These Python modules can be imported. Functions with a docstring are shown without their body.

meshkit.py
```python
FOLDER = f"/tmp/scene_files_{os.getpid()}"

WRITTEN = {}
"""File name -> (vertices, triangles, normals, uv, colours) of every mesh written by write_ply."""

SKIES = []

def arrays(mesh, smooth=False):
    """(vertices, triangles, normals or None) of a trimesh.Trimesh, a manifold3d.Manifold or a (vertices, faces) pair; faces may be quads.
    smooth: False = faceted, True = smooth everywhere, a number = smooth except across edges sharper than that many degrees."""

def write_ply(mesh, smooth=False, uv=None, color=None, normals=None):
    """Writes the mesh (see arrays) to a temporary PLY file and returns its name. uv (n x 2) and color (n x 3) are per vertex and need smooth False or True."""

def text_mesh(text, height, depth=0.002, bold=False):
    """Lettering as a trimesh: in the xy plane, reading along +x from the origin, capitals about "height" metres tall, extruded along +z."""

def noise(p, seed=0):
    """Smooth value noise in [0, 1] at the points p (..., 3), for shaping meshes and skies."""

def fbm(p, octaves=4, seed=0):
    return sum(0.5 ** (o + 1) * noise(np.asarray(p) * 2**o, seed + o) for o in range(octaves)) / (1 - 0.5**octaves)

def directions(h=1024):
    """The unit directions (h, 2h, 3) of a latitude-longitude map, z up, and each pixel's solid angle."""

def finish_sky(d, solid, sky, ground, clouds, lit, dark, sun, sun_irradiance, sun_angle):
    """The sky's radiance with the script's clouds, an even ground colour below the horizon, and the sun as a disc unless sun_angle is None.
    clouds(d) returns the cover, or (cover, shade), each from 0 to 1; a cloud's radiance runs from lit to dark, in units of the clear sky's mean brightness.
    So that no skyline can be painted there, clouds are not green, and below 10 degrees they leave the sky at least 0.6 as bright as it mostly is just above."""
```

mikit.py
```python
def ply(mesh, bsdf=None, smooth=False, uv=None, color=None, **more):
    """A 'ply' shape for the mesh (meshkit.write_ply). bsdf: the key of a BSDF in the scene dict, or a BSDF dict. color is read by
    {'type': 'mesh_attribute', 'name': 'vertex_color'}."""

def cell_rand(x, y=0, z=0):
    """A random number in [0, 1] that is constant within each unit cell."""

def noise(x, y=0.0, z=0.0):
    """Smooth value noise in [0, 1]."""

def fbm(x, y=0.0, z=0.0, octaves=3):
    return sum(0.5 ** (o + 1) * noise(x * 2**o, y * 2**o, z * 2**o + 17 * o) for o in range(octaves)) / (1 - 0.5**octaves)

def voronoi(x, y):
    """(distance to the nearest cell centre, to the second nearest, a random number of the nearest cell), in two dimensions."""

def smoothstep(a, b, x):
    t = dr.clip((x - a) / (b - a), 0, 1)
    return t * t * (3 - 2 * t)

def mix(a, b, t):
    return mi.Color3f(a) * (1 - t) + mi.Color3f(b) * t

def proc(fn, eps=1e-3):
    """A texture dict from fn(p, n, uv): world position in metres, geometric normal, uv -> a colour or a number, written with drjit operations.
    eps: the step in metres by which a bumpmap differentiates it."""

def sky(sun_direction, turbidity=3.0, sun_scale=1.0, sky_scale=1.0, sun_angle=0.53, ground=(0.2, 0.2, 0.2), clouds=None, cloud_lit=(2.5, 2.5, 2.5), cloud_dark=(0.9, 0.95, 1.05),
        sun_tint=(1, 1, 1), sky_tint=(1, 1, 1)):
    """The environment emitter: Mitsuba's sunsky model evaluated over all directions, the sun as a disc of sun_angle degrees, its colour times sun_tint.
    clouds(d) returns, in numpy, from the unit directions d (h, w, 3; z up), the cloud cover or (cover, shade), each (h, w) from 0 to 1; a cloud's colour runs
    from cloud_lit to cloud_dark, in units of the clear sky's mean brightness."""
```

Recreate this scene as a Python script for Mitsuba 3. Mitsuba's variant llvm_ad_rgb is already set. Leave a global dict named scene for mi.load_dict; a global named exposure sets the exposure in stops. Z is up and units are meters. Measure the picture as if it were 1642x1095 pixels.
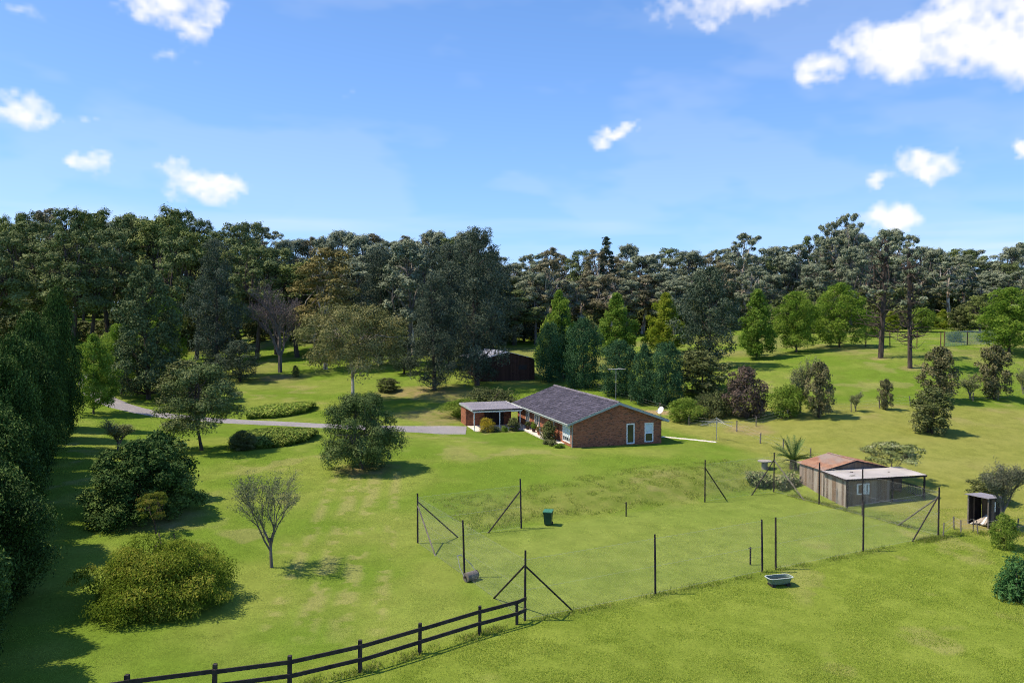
import math
import numpy as np, trimesh, drjit as dr, mitsuba as mi, mikit, meshkit
from scipy.interpolate import RBFInterpolator
from scipy.ndimage import map_coordinates

T = mi.ScalarTransform4f
scene, labels = {}, {}
# ------------------------------------------------------------------ camera, sky, exposure
FOC, HC, PITCH = 1272.0, 15.2, math.atan(47.5 / 1272.0)      # focal length and image size in photograph pixels (1642 x 1095); camera height in metres
scene['camera'] = {'type': 'perspective', 'fov': 2 * math.degrees(math.atan(821 / FOC)), 'fov_axis': 'x', 'near_clip': 0.5, 'far_clip': 8000.0,
                   'to_world': T().look_at(origin=[0, 0, HC], target=[0, math.cos(PITCH), HC - math.sin(PITCH)], up=[0, 0, 1])}
exposure = 2.0
SUN = np.array([-0.555, -0.01, 0.83])
# fair-weather clouds: azimuth, elevation, half width, half height (degrees), density
CLOUDS = [(-23.1, 19.8, 3.0, 1.9, 1), (-24.8, 18.6, 1.2, 1.0, 0.8), (-21.5, 18.7, 1.5, 1.4, 0.85), (-23.0, 16.5, 1.6, 0.8, 0.5), (-21.1, 16.0, 0.5, 0.6, 0.45), (-31.3, 12.1, 1.6, 1.1, 1), (-27.6, 9.3, 1.5, 0.7, 1), (-21.2, 8.4, 2.8, 1.1, 1), (-22.4, 8.9, 1.5, 1.1, 1), (-19.1, 8.2, 1.0, 0.7, 0.8), (-27.9, 12.0, 0.8, 0.4, 0.35), (14.9, 20.3, 4.6, 1.2, 1), (13.9, 19.3, 1.4, 0.8, 0.8), (10.5, 20.5, 1.7, 0.5, 0.4), (29.8, 17.2, 3.9, 2.4, 1.1), (25.3, 16.5, 3.3, 1.7, 1.1), (21.6, 15.8, 2.1, 1.1, 1), (32.9, 15.6, 2.2, 2.3, 1), (25.7, 15.3, 2.2, 1.0, 0.8), (6.3, 11.7, 1.2, 0.5, 0.9), (7.3, 12.4, 1.2, 0.4, 1), (8.3, 12.7, 1.1, 0.4, 0.8), (27.1, 9.5, 1.8, 0.7, 1), (28.4, 9.0, 1.1, 1.0, 1), (25.8, 10.0, 0.5, 0.4, 0.8), (24.7, 8.6, 0.8, 0.5, 1), (25.5, 6.1, 1.5, 0.9, 1), (32.3, 9.9, 0.6, 0.4, 0.8), (-11.5, 15.1, 0.7, 0.7, 0.25), (23.8, 19.0, 1.2, 0.8, 0.45), (-31.5, 17.6, 2.0, 0.7, 0.3)]
_r = np.random.default_rng(5)
for _ in range(70):                                             # the same kind of sky all round
    a = _r.uniform(38, 322); a = a - 360 if a > 180 else a
    CLOUDS.append((a, _r.uniform(5, 45), _r.uniform(1, 4), _r.uniform(.6, 1.8), _r.uniform(.6, 1.1)))


def clouds(d):
    az, el = np.degrees(np.arctan2(d[..., 0], d[..., 1])), np.degrees(np.arcsin(np.clip(d[..., 2], -1, 1)))
    q = np.stack([az, el * 1.25, az * 0], -1)
    n = meshkit.fbm(q * 0.55, 5, 3) - 0.5
    m = meshkit.fbm(q * 1.7, 5, 9) - 0.5
    wx, wy = (meshkit.fbm(q * 1.1, 4, 21) - 0.5) * 1.6, (meshkit.fbm(q * 1.1, 4, 33) - 0.5) * 1.1
    field, low = np.full(az.shape, -3.0), np.zeros(az.shape)
    for a, e, ra, re, s in CLOUDS:
        dx = (az + wx - a + 180) % 360 - 180
        near = (np.abs(dx) < 3 * ra) & (np.abs(el - e) < 3 * re + 1)
        if not near.any():
            continue
        x, y = dx[near] / (ra * 1.12), (el + wy - e)[near] / (re * 1.15)
        v = s - (x ** 2 + y ** 2) + (s - 1) * 0.4
        low[near] = np.where(v > field[near], np.clip(-y, -1, 1), low[near])
        field[near] = np.maximum(field[near], v)
    c = np.clip((field + n * 1.5 + m * 0.95 + 0.14) / 1.55, 0, 1)
    c = c * c * (3 - 2 * c)
    streak = np.clip(meshkit.fbm(np.stack([az * 0.07, el * 0.8, az * 0], -1), 4, 40) - 0.42, 0, 1) * 2.2 * np.clip(1 - np.abs(el - 3.5) / 4.5, 0, 1)
    c = np.maximum(c, np.clip(streak * 0.7, 0, 0.3))
    veil = np.clip(meshkit.fbm(np.stack([az * 0.10 + el * .05, el * 0.28, az * 0], -1), 5, 61) - 0.45, 0, 1) * 1.1 * np.clip(1 - el / 40, 0, 1)
    c = np.maximum(c, np.clip(veil, 0, .09))
    return c, np.clip(low * 0.5 - n * 0.6, 0, 1) * 0.45


scene['sky'] = mikit.sky(SUN.tolist(), turbidity=2.6, clouds=clouds, sky_tint=(1.10, 1.26, 1.60), cloud_lit=(2.45, 2.4, 2.4), cloud_dark=(1.5, 1.55, 1.65), ground=(0.08, 0.11, 0.04))

# ------------------------------------------------------------------ terrain
_K = [(840, 997, 0), (672, 873, 0), (1240, 790, 0), (1508, 857, 0), (1046, 950, 0), (950, 900, 0), (1150, 860, 0), (1300, 840, 0), (787, 855, 0), (1000, 828, 0), (1125, 803, 0), (760, 920, 0), (1380, 880, 0), (1217, 912, 0), (1380, 815, 0),
      (821, 1095, -.1), (400, 1095, 0), (100, 1095, .2), (1200, 1095, -.4), (1642, 1095, -.6), (1500, 950, -.25), (1250, 940, -.1), (1640, 900, -.1),
      (430, 908, .3), (265, 960, .3), (560, 860, .3), (250, 850, .9), (200, 800, 1.3), (600, 790, .9), (430, 780, 1.2), (700, 770, 1.15), (300, 725, 1.8), (500, 720, 1.75), (590, 740, 1.5), (660, 690, 1.7), (450, 685, 2.0), (740, 690, 1.55),
      (150, 665, 3.0), (250, 660, 2.7), (400, 640, 3.0), (600, 650, 2.5), (520, 620, 3.6), (450, 600, 4.6), (130, 580, 6.2), (300, 590, 5.0), (320, 560, 7), (170, 545, 8),
      (919, 716, 1.53), (1066, 712, 1.53), (900, 745, 1.45), (1050, 745, 1.4), (760, 692, 1.55), (1150, 708, 1.5), (1100, 695, 1.55), (820, 745, 1.4),
      (880, 842, .03), (1000, 812, .35), (950, 780, .95), (1100, 775, .9), (1180, 770, .6), (820, 800, .6),
      (850, 610, 4.6), (740, 612, 4.6), (700, 625, 3.9), (650, 640, 3.0), (1000, 640, 3.2), (1050, 652, 2.6), (1090, 672, 2.1),
      (1180, 690, 1.8), (1250, 720, 1.4), (1290, 768, 1.0), (1363, 817, 0.05), (1475, 800, .35), (1480, 740, 1.2), (1400, 710, 1.8), (1600, 740, 1.2), (1575, 838, 0.05), (1640, 800, .5), (1300, 668, 3.0), (1500, 645, 3.8), (1640, 640, 3.8),
      (1200, 620, 5.0), (1400, 620, 5.0), (1411, 574, 8.0), (1460, 590, 7.0), (1345, 556, 9.0), (1215, 572, 7.6), (1500, 555, 9.2), (1560, 525, 11.5), (1640, 560, 9.0), (900, 560, 7.5), (860, 545, 8.5), (1000, 570, 7.3), (1068, 565, 8.0)]
_W = [(0.7, 97.8, 1.55), (10.2, 99, 1.75), (6, 90, 1.53), (-3, 94, 1.6)] + [(x, 250, 13.0) for x in (-200, -100, 0, 100, 200)] + [(x, 190, 11.0) for x in (-130, -40, 40, 130)] + [(x, 420, 14.0) for x in (-260, -90, 90, 260)]
_W += [(-60, -30, .3), (0, -30, -.5), (60, -30, -.8), (-80, 50, 1.2), (110, 60, .3), (-110, 100, 3.5), (140, 110, 5), (-60, 20, .4), (60, 25, -.6), (-35, 45, .9), (-45, 70, 2.2)]


def _ray(px, py):
    x, u = (px - 821) / FOC, -(py - 547.5) / FOC
    return np.array([x, math.cos(PITCH) + u * math.sin(PITCH), -math.sin(PITCH) + u * math.cos(PITCH)])


_P = []
for px, py, z in _K:
    r = _ray(px, py); t = (z - HC) / r[2]; _P.append((r[0] * t, r[1] * t, z))
_P = np.array(_P + _W)
X0, Y0, NX, NY = -230.0, -40.0, 471, 481
_gx, _gy = np.meshgrid(X0 + np.arange(NX), Y0 + np.arange(NY))
_rbf = RBFInterpolator(_P[:, :2] / 50, _P[:, 2], kernel='thin_plate_spline', smoothing=0.002, degree=1)
_c = np.array([[x, y] for y in np.arange(-40, 441, 2.0) for x in np.arange(-230, 241, 2.0)])
_G = _rbf(_c / 50).reshape(241, 236)
GRID = map_coordinates(_G, [(_gy - Y0) / 2, (_gx - X0) / 2], order=1, mode='nearest')
GRID = np.clip(GRID, -3, 16) + (meshkit.fbm(np.stack([_gx * .13, _gy * .13, _gx * 0], -1), 3, 2) - .5) * .12
# the old tennis court is levelled: a flat rectangle with a bank behind it
CO, CYAW, CL, CW = np.array([0.63, 38.57]), 0.48, 31.9, 14.8
CU, CV = np.array([math.cos(CYAW), math.sin(CYAW)]), np.array([-math.sin(CYAW), math.cos(CYAW)])


def court_uv(x, y):
    return (x - CO[0]) * CU[0] + (y - CO[1]) * CU[1], (x - CO[0]) * CV[0] + (y - CO[1]) * CV[1]


def court_pt(u, v):
    return CO + CU * u + CV * v


_u, _v = court_uv(_gx, _gy)
_dist = np.maximum(np.maximum(-_u, _u - CL), np.maximum(-_v, _v - CW))
_k = np.clip(1 - (_dist - 0.2) / 2.6, 0, 1); _k = _k * _k * (3 - 2 * _k)
GRID = GRID * (1 - _k)
# the house stands on a levelled pad
HO, HYAW, HW, HL, HZ = np.array([6.11, 79.7]), 0.29, 9.92, 18.93, 1.53
_hu, _hv = (_gx - HO[0]) * math.cos(HYAW) + (_gy - HO[1]) * math.sin(HYAW), -(_gx - HO[0]) * math.sin(HYAW) + (_gy - HO[1]) * math.cos(HYAW)
_d = np.maximum(np.maximum(-4.5 - _hu, _hu - HW - 2.0), np.maximum(-1.5 - _hv, _hv - HL - 1.0))
_k = np.clip(1 - _d / 4.0, 0, 1); _k = _k * _k * (3 - 2 * _k)
GRID = GRID * (1 - _k) + (HZ - 0.05) * _k


def Z(x, y):
    return map_coordinates(GRID, [np.atleast_1d(np.asarray(y, float) - Y0), np.atleast_1d(np.asarray(x, float) - X0)], order=1, mode='nearest').reshape(np.shape(x))


_t = np.arange(25, 420, 0.1)


def at(px, py):
    """The point of the terrain seen in this direction of the photograph."""
    r = _ray(px, py)
    x, y, z = r[0] * _t / r[1], _t, HC + r[2] * _t / r[1]
    hit = np.nonzero(z < Z(x, y))[0]
    i = hit[0] if len(hit) else len(_t) - 1
    return np.array([x[i], y[i], float(Z(x[i], y[i]))])


# ------------------------------------------------------------------ materials
def rgb(*c):
    return {'type': 'rgb', 'value': list(c)}


def mat(key, color, rough=0.7, metallic=0.0, spec=0.3, **more):
    scene[key] = {'type': 'twosided', 'bsdf': {'type': 'principled', 'base_color': color if isinstance(color, dict) else rgb(*color), 'roughness': rough, 'metallic': metallic, 'specular': spec, **more}}
    return key


N_, F_, S_, M_ = mikit.noise, mikit.fbm, mikit.smoothstep, mikit.mix


_q1, _q2 = at(585, 770), at(520, 1000)
TRK = ((_q1[0] - (_q1[0] - _q2[0]) / (_q1[1] - _q2[1]) * _q1[1]), (_q1[0] - _q2[0]) / (_q1[1] - _q2[1]))       # faint wheel tracks down the left lawn
WORN = [(*at(700, 668)[:2], 7.0), (*at(712, 628)[:2], 6.5), (*at(450, 606)[:2], 4.0), (*at(640, 630)[:2], 5.0), (*at(1195, 690)[:2], 3.5), (*at(590, 752)[:2], 4.0), (*at(1460, 590)[:2], 2.0), (*at(1412, 575)[:2], 2.0), (*at(250, 830)[:2], 3.6), (*at(1575, 845)[:2], 2.5)]


TRK, WORN = tuple(map(float, TRK)), [tuple(map(float, q)) for q in WORN]


def ground_color(p, n, uv):
    x, y = p.x, p.y
    u = (x - CO[0]) * CU[0] + (y - CO[1]) * CU[1]
    v = (x - CO[0]) * CV[0] + (y - CO[1]) * CV[1]
    big, mid, fine, grain = F_(x * .045, y * .045, 1.0), F_(x * .22, y * .22, 7.0), F_(x * 1.1, y * 1.1, 3.0), N_(x * 7.0, y * 7.0, 5.0)
    lawn = M_((.124, .199, .026), (.188, .238, .048), S_(.35, .68, mid * .6 + big * .4))
    lawn = M_(lawn, (.095, .176, .019), S_(.5, .75, big) * .7)
    # old court surface: shorter, paler turf; open paddocks: ranker and yellower
    inside = S_(.4, -.4, dr.maximum(dr.maximum(-u, u - CL), dr.maximum(-v, v - CW)) + (mid - .5) * 1.2)
    lawn = M_(lawn, M_((.141, .205, .038), (.194, .247, .056), fine * .6 + mid * .5), inside * .8)
    pad1 = S_(.6, -.6, v + (mid - .5) * 1.5) * S_(-13.0, -11.0, u)                # the near paddock, this side of the court and of the rail fence
    lawn = M_(lawn, M_((.131, .199, .024), (.194, .244, .044), mid * .5 + fine * .5), pad1)
    pad2 = S_(.0, 3.0, x - 25.5 - dr.maximum(y - 66, 0.0) * -.34 + (mid - .5) * 2) * S_(100.0, 96.0, y) * S_(0.0, 2.5, u - CL - 1)
    lawn = M_(lawn, M_((.178, .212, .040), (.240, .250, .072), mid * .7 + fine * .3), pad2)
    bank = S_(.2, 2.0, v - CW) * S_(9.5, 4.0, v - CW) * S_(3.0, 8.0, u) * S_(40.0, 33.0, u)
    lawn = M_(lawn, M_((.112, .165, .026), (.205, .205, .066), fine), bank * .6)
    dry = S_(.60, .72, F_(x * .35 + 40, y * .35, 2.0)) * S_(.42, .6, F_(x * .06, y * .06 + 9, 4.0))
    lawn = M_(lawn, (.30, .255, .125), dry * .32)
    rut = dr.abs(x - (TRK[0] + TRK[1] * y)); rut = S_(.9, .2, dr.minimum(dr.abs(rut - .8), dr.abs(rut - 2.6) + .2)) * S_(34.0, 40.0, y) * S_(74.0, 66.0, y)
    lawn = M_(lawn, (.30, .265, .12), rut * .42 * S_(.48, .62, fine * .6 + F_(x * .5, y * .3, 12.0) * .5))
    for cx_, cy_, r_ in WORN:
        q = dr.sqrt(dr.square(x - cx_) + dr.square(y - cy_)) / r_ + (mid - .5) * 1.1
        lawn = M_(lawn, M_((.235, .205, .085), (.27, .20, .12), fine), S_(1.0, .35, q) * (.30 + .5 * fine))
    litter = S_(.45, .62, F_(x * .08 + 5, y * .08, 6.0)) * S_(112.0, 135.0, y)
    lawn = M_(lawn, (.20, .165, .095), litter * .35)
    bare = S_(2.2, .4, dr.abs((y - 104.5) + (x - 14.0) * .62)) * S_(4.0, 8.0, x) * S_(24.0, 20.0, x)     # worn strip along the fence behind the house
    lawn = M_(lawn, (.33, .24, .14), bare * .8 * S_(.3, .6, fine * .5 + mid * .5))
    return lawn * (.79 + .26 * fine + .16 * grain)


scene['ground_mat'] = {'type': 'twosided', 'bsdf': {'type': 'diffuse', 'reflectance': mikit.proc(ground_color)}}
mat('asphalt', mikit.proc(lambda p, n, uv: M_((.165, .16, .165), (.25, .245, .25), F_(p.x * .5, p.y * .5) * .7 + N_(p.x * 9, p.y * 9) * .4)), .9)
mat('gravel', mikit.proc(lambda p, n, uv: M_((.22, .19, .16), (.34, .29, .24), N_(p.x * 6, p.y * 6))), .9)
mat('concrete', mikit.proc(lambda p, n, uv: M_((.48, .45, .40), (.62, .58, .52), F_(p.x * .8, p.y * .8, p.z))), .85)


def brick_fn(p, n, uv):
    c, s = math.cos(HYAW), math.sin(HYAW)
    a = dr.select(dr.abs(n.x * c + n.y * s) > .7, -p.x * s + p.y * c, p.x * c + p.y * s)
    row = dr.floor(p.z / .086)
    col = a / .24 + .5 * (row - 2 * dr.floor(row / 2))
    r = mikit.cell_rand(dr.floor(col), row, 3)
    tone = M_(M_((.20, .060, .030), (.40, .135, .066), r), (.11, .044, .028), S_(.80, .9, mikit.cell_rand(dr.floor(col), row, 8)))
    fx, fz = col - dr.floor(col), p.z / .086 - row
    joint = dr.maximum(S_(.06, .03, dr.minimum(fx, 1 - fx)), S_(.13, .07, dr.minimum(fz, 1 - fz)))
    return M_(tone, (.22, .17, .13), joint * .8) * (.8 + .4 * F_(a * .7, p.z * .7))


mat('brick', mikit.proc(brick_fn), .85)
mat('roof_tile', mikit.proc(lambda p, n, uv: M_((.085, .082, .098), (.205, .195, .225), F_(p.x * 1.3, p.y * 1.3, p.z) * .5 + mikit.cell_rand(dr.floor(p.x * 3), dr.floor(p.y * 3), dr.floor(p.z * 9)) * .6)), .75)
mat('rust', mikit.proc(lambda p, n, uv: M_(M_((.21, .095, .055), (.33, .20, .13), N_(p.x * 3, p.y * 3, p.z * 3)), (.25, .20, .17), S_(.50, .70, F_(p.x * .75, p.y * .55, p.z * .3)))), .8)
for i, c in enumerate([(.24, .20, .165), (.16, .125, .10), (.31, .28, .24), (.21, .15, .105)]):
    mat(f'old_board_{i}', mikit.proc(lambda p, n, uv, c=c: mi.Color3f(c) * (.55 + .9 * F_(p.x * 9 + p.y * 9, p.y * 2, p.z * .7))), .9)
mat('barn_board', mikit.proc(lambda p, n, uv: M_((.036, .019, .015), (.088, .041, .029), mikit.cell_rand(dr.floor(p.x * 4.5), dr.floor(p.y * 2), 1) * .6 + N_(p.x * 8, p.y * 8, p.z * .5) * .4)), .9)
mat('dark_timber', mikit.proc(lambda p, n, uv: M_((.016, .013, .014), (.050, .042, .042), N_(p.x * 6, p.y * 6, p.z * 3))), .8)
mat('brown_timber', (.13, .085, .05), .85)
mat('grey_timber', mikit.proc(lambda p, n, uv: M_((.09, .08, .07), (.22, .20, .18), N_(p.x * 6, p.y * 6, p.z * 2))), .9)
mat('white_paint', (.72, .73, .72), .5)
mat('pale_green_paint', (.30, .35, .345), .5)
mat('white_roof', mikit.proc(lambda p, n, uv: M_((.30, .285, .27), (.44, .43, .41), F_(p.x * .9, p.y * .9))), .5)
mat('grey_sheet', mikit.proc(lambda p, n, uv: M_((.17, .168, .195), (.26, .255, .29), F_(p.x * .5, p.y * .5))), .55)
mat('bare_zinc', (.62, .63, .66), .35, .6)
mat('galvanised', (.33, .35, .36), .5, .5)
mat('wire', (.30, .32, .31), .6)
mat('net', (.34, .42, .44), .7)
mat('dark_inside', (.035, .03, .03), .9)
mat('bin_green', (.012, .05, .032), .45)
mat('bin_lid', (.045, .17, .10), .5)
mat('roller_drum', (.17, .155, .14), .7, .2)
mat('enamel_green', (.13, .19, .155), .35)
mat('enamel_white', (.38, .44, .39), .35)
mat('terracotta', (.30, .12, .07), .8)
mat('black_pot', (.05, .03, .03), .6)
mat('curtain', (.55, .66, .72), .8)
mat('stone', (.25, .24, .21), .9)
mat('car_blue', (.03, .04, .07), .3)
mat('car_white', (.7, .7, .7), .3)
mat('tyre', (.02, .02, .02), .8)
scene['glass'] = {'type': 'thindielectric'}
mat('dark_glass', (.02, .03, .03), .08, 0, .8)
mat('bark_dark', mikit.proc(lambda p, n, uv: M_((.030, .023, .020), (.10, .08, .07), N_(p.x * 5, p.y * 5, p.z * 1.2))), .9)
mat('bark_grey', mikit.proc(lambda p, n, uv: M_((.085, .075, .07), (.20, .18, .165), N_(p.x * 4, p.y * 4, p.z * 1.5))), .9)
mat('bark_pale', mikit.proc(lambda p, n, uv: M_((.50, .45, .38), (.17, .125, .095), S_(.45, .7, N_(p.x * 2.5, p.y * 2.5, p.z * .9)))), .8)
scene['leaf'] = {'type': 'twosided', 'bsdf': {'type': 'principled', 'base_color': {'type': 'mesh_attribute', 'name': 'vertex_color'}, 'roughness': .8, 'specular': .2}}
scene['tile_mat'] = {'type': 'twosided', 'bsdf': {'type': 'principled', 'base_color': {'type': 'mesh_attribute', 'name': 'vertex_color'}, 'roughness': .6, 'specular': .3}}
scene['leaf_thin'] = {'type': 'principledthin', 'base_color': {'type': 'mesh_attribute', 'name': 'vertex_color'}, 'roughness': .85, 'diff_trans': .8, 'spec_trans': 0.0, 'eta': 1.35}

# ------------------------------------------------------------------ mesh helpers
class MB:
    """Collects faces (and per-vertex colours) into one mesh."""
    def __init__(self):
        self.v, self.f, self.c, self.n = [], [], [], 0

    def add(self, v, f, c=None):
        v = np.asarray(v, float); f = np.asarray(f, int)
        self.v.append(v); self.f.append(f + self.n); self.n += len(v)
        if c is not None:
            self.c.append(np.broadcast_to(c, (len(v), 3)))
        return self

    def box(self, lo, hi, M=None):
        lo, hi = np.asarray(lo, float), np.asarray(hi, float)
        v = np.array([[x, y, z] for x in (0, 1) for y in (0, 1) for z in (0, 1)], float) * (hi - lo) + lo
        if M is not None:
            v = v @ M[:3, :3].T + M[:3, 3]
        return self.add(v, [[0, 1, 3], [0, 3, 2], [4, 6, 7], [4, 7, 5], [0, 4, 5], [0, 5, 1], [2, 3, 7], [2, 7, 6], [0, 2, 6], [0, 6, 4], [1, 5, 7], [1, 7, 3]])

    def bar(self, a, b, w, h=None, up=(0, 0, 1)):
        """A square bar from a to b, w wide and h deep."""
        a, b = np.asarray(a, float), np.asarray(b, float)
        t = b - a; L = np.linalg.norm(t); t = t / L
        up = np.asarray(up, float)
        if abs(t @ up) > .95:
            up = np.array([1., 0, 0])
        s = np.cross(t, up); s /= np.linalg.norm(s); q = np.cross(s, t)
        M = np.eye(4); M[:3, 0], M[:3, 1], M[:3, 2], M[:3, 3] = t, s, q, a
        h = h or w
        return self.box([0, -w / 2, -h / 2], [L, w / 2, h / 2], M)

    def tube(self, pts, radii, sides=6, cap=True):
        p = np.asarray(pts, float)
        t = np.gradient(p, axis=0); t /= np.linalg.norm(t, axis=1, keepdims=True) + 1e-12
        a = np.cross(t, np.where(np.abs(t[:, 2:]) < .9, [0, 0, 1.], [1., 0, 0])); a /= np.linalg.norm(a, axis=1, keepdims=True) + 1e-12
        b = np.cross(t, a); ang = np.arange(sides) * 2 * np.pi / sides
        r = np.broadcast_to(radii, (len(p),))[:, None, None]
        v = (p[:, None] + r * (np.cos(ang)[None, :, None] * a[:, None] + np.sin(ang)[None, :, None] * b[:, None])).reshape(-1, 3)
        i, j = np.meshgrid(np.arange(len(p) - 1), np.arange(sides), indexing='ij')
        q = np.stack([i * sides + j, i * sides + (j + 1) % sides, (i + 1) * sides + (j + 1) % sides, (i + 1) * sides + j], -1).reshape(-1, 4)
        f = np.vstack([q[:, [0, 1, 2]], q[:, [0, 2, 3]]])
        if cap:
            k = len(v); v = np.vstack([v, p[:1], p[-1:]]); j = np.arange(sides); e = (len(p) - 1) * sides
            f = np.vstack([f, np.stack([(j + 1) % sides, j, j * 0 + k], 1), np.stack([e + j, e + (j + 1) % sides, j * 0 + k + 1], 1)])
        return self.add(v, f)

    def poly(self, pts, depth=None):
        """A convex polygon (list of 3D points), or its prism along depth (a vector)."""
        p = np.asarray(pts, float); n = len(p)
        f = [[0, i, i + 1] for i in range(1, n - 1)]
        if depth is None:
            return self.add(p, f)
        q = p + np.asarray(depth, float)
        f = [[a, c, b] for a, b, c in f] + [[a + n, b + n, c + n] for a, b, c in f]
        for i in range(n):
            j = (i + 1) % n
            f += [[i, j, j + n], [i, j + n, i + n]]
        m = trimesh.Trimesh(np.vstack([p, q]), f, process=False); trimesh.repair.fix_normals(m)
        return self.add(m.vertices, m.faces)

    def arrays(self):
        return np.vstack(self.v), np.vstack(self.f), (np.vstack(self.c) if self.c else None)

    def ply(self, bsdf, smooth=False, **k):
        v, f, c = self.arrays()
        return mikit.ply((v, f), bsdf, smooth, color=c, **k)


def frame(o, yaw, z=None):
    """The matrix of an upright frame at o, x turned by yaw."""
    M = np.eye(4); c, s = math.cos(yaw), math.sin(yaw)
    M[:2, :2] = [[c, -s], [s, c]]; M[:3, 3] = [o[0], o[1], o[2] if z is None else z]
    return M


_used = {}


def key(name):
    n = _used.get(name, 0); _used[name] = n + 1
    return name if n == 0 else f'{name}_{n:03d}'


def thing(name, label, cat, group=None):
    k = key(name); labels[k] = {'label': label, 'category': cat}
    if group:
        labels[k]['group'] = group
    return k


def part(holder, name, shape, M=None, kind=None, label=None):
    k = key(f'{holder}__{name}')
    scene[k] = shape if M is None else {**shape, 'to_world': T(M)}
    if kind or label:
        labels[k] = {a: b for a, b in (('kind', kind), ('label', label)) if b}
    return k


# ------------------------------------------------------------------ plants
def unit(rng, n):
    d = rng.normal(size=(n, 3)); return d / np.linalg.norm(d, axis=1, keepdims=True)


def norm(v):
    return v / (np.linalg.norm(v, axis=-1, keepdims=True) + 1e-9)


def leaves(mb, P, N, L, W, col, rng, along=None, tri=False):
    """One folded, pointed leaf (or one triangle) at each point P, facing N."""
    n = len(P)
    t = unit(rng, n) if along is None else norm(along + .35 * unit(rng, n))
    t = norm(t - N * (t * N).sum(1, keepdims=True)); b = np.cross(N, t)
    L, W = np.broadcast_to(L, (n,))[:, None], np.broadcast_to(W, (n,))[:, None]
    if tri:
        V = np.stack([P - t * L / 2 - b * W / 2, P - t * L / 2 + b * W / 2, P + t * L / 2], 1).reshape(-1, 3)
        f = np.arange(3 * n).reshape(-1, 3)
        return mb.add(V, f, np.repeat(col, 3, 0))
    up = N * L * .12
    V = np.stack([P - t * L / 2, P + b * W / 2 + up, P + t * L / 2, P - b * W / 2 + up], 1).reshape(-1, 3)
    i = np.arange(n)[:, None] * 4
    mb.add(V, np.vstack([i + [0, 1, 2], i + [0, 2, 3]]), np.repeat(col, 4, 0))


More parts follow.
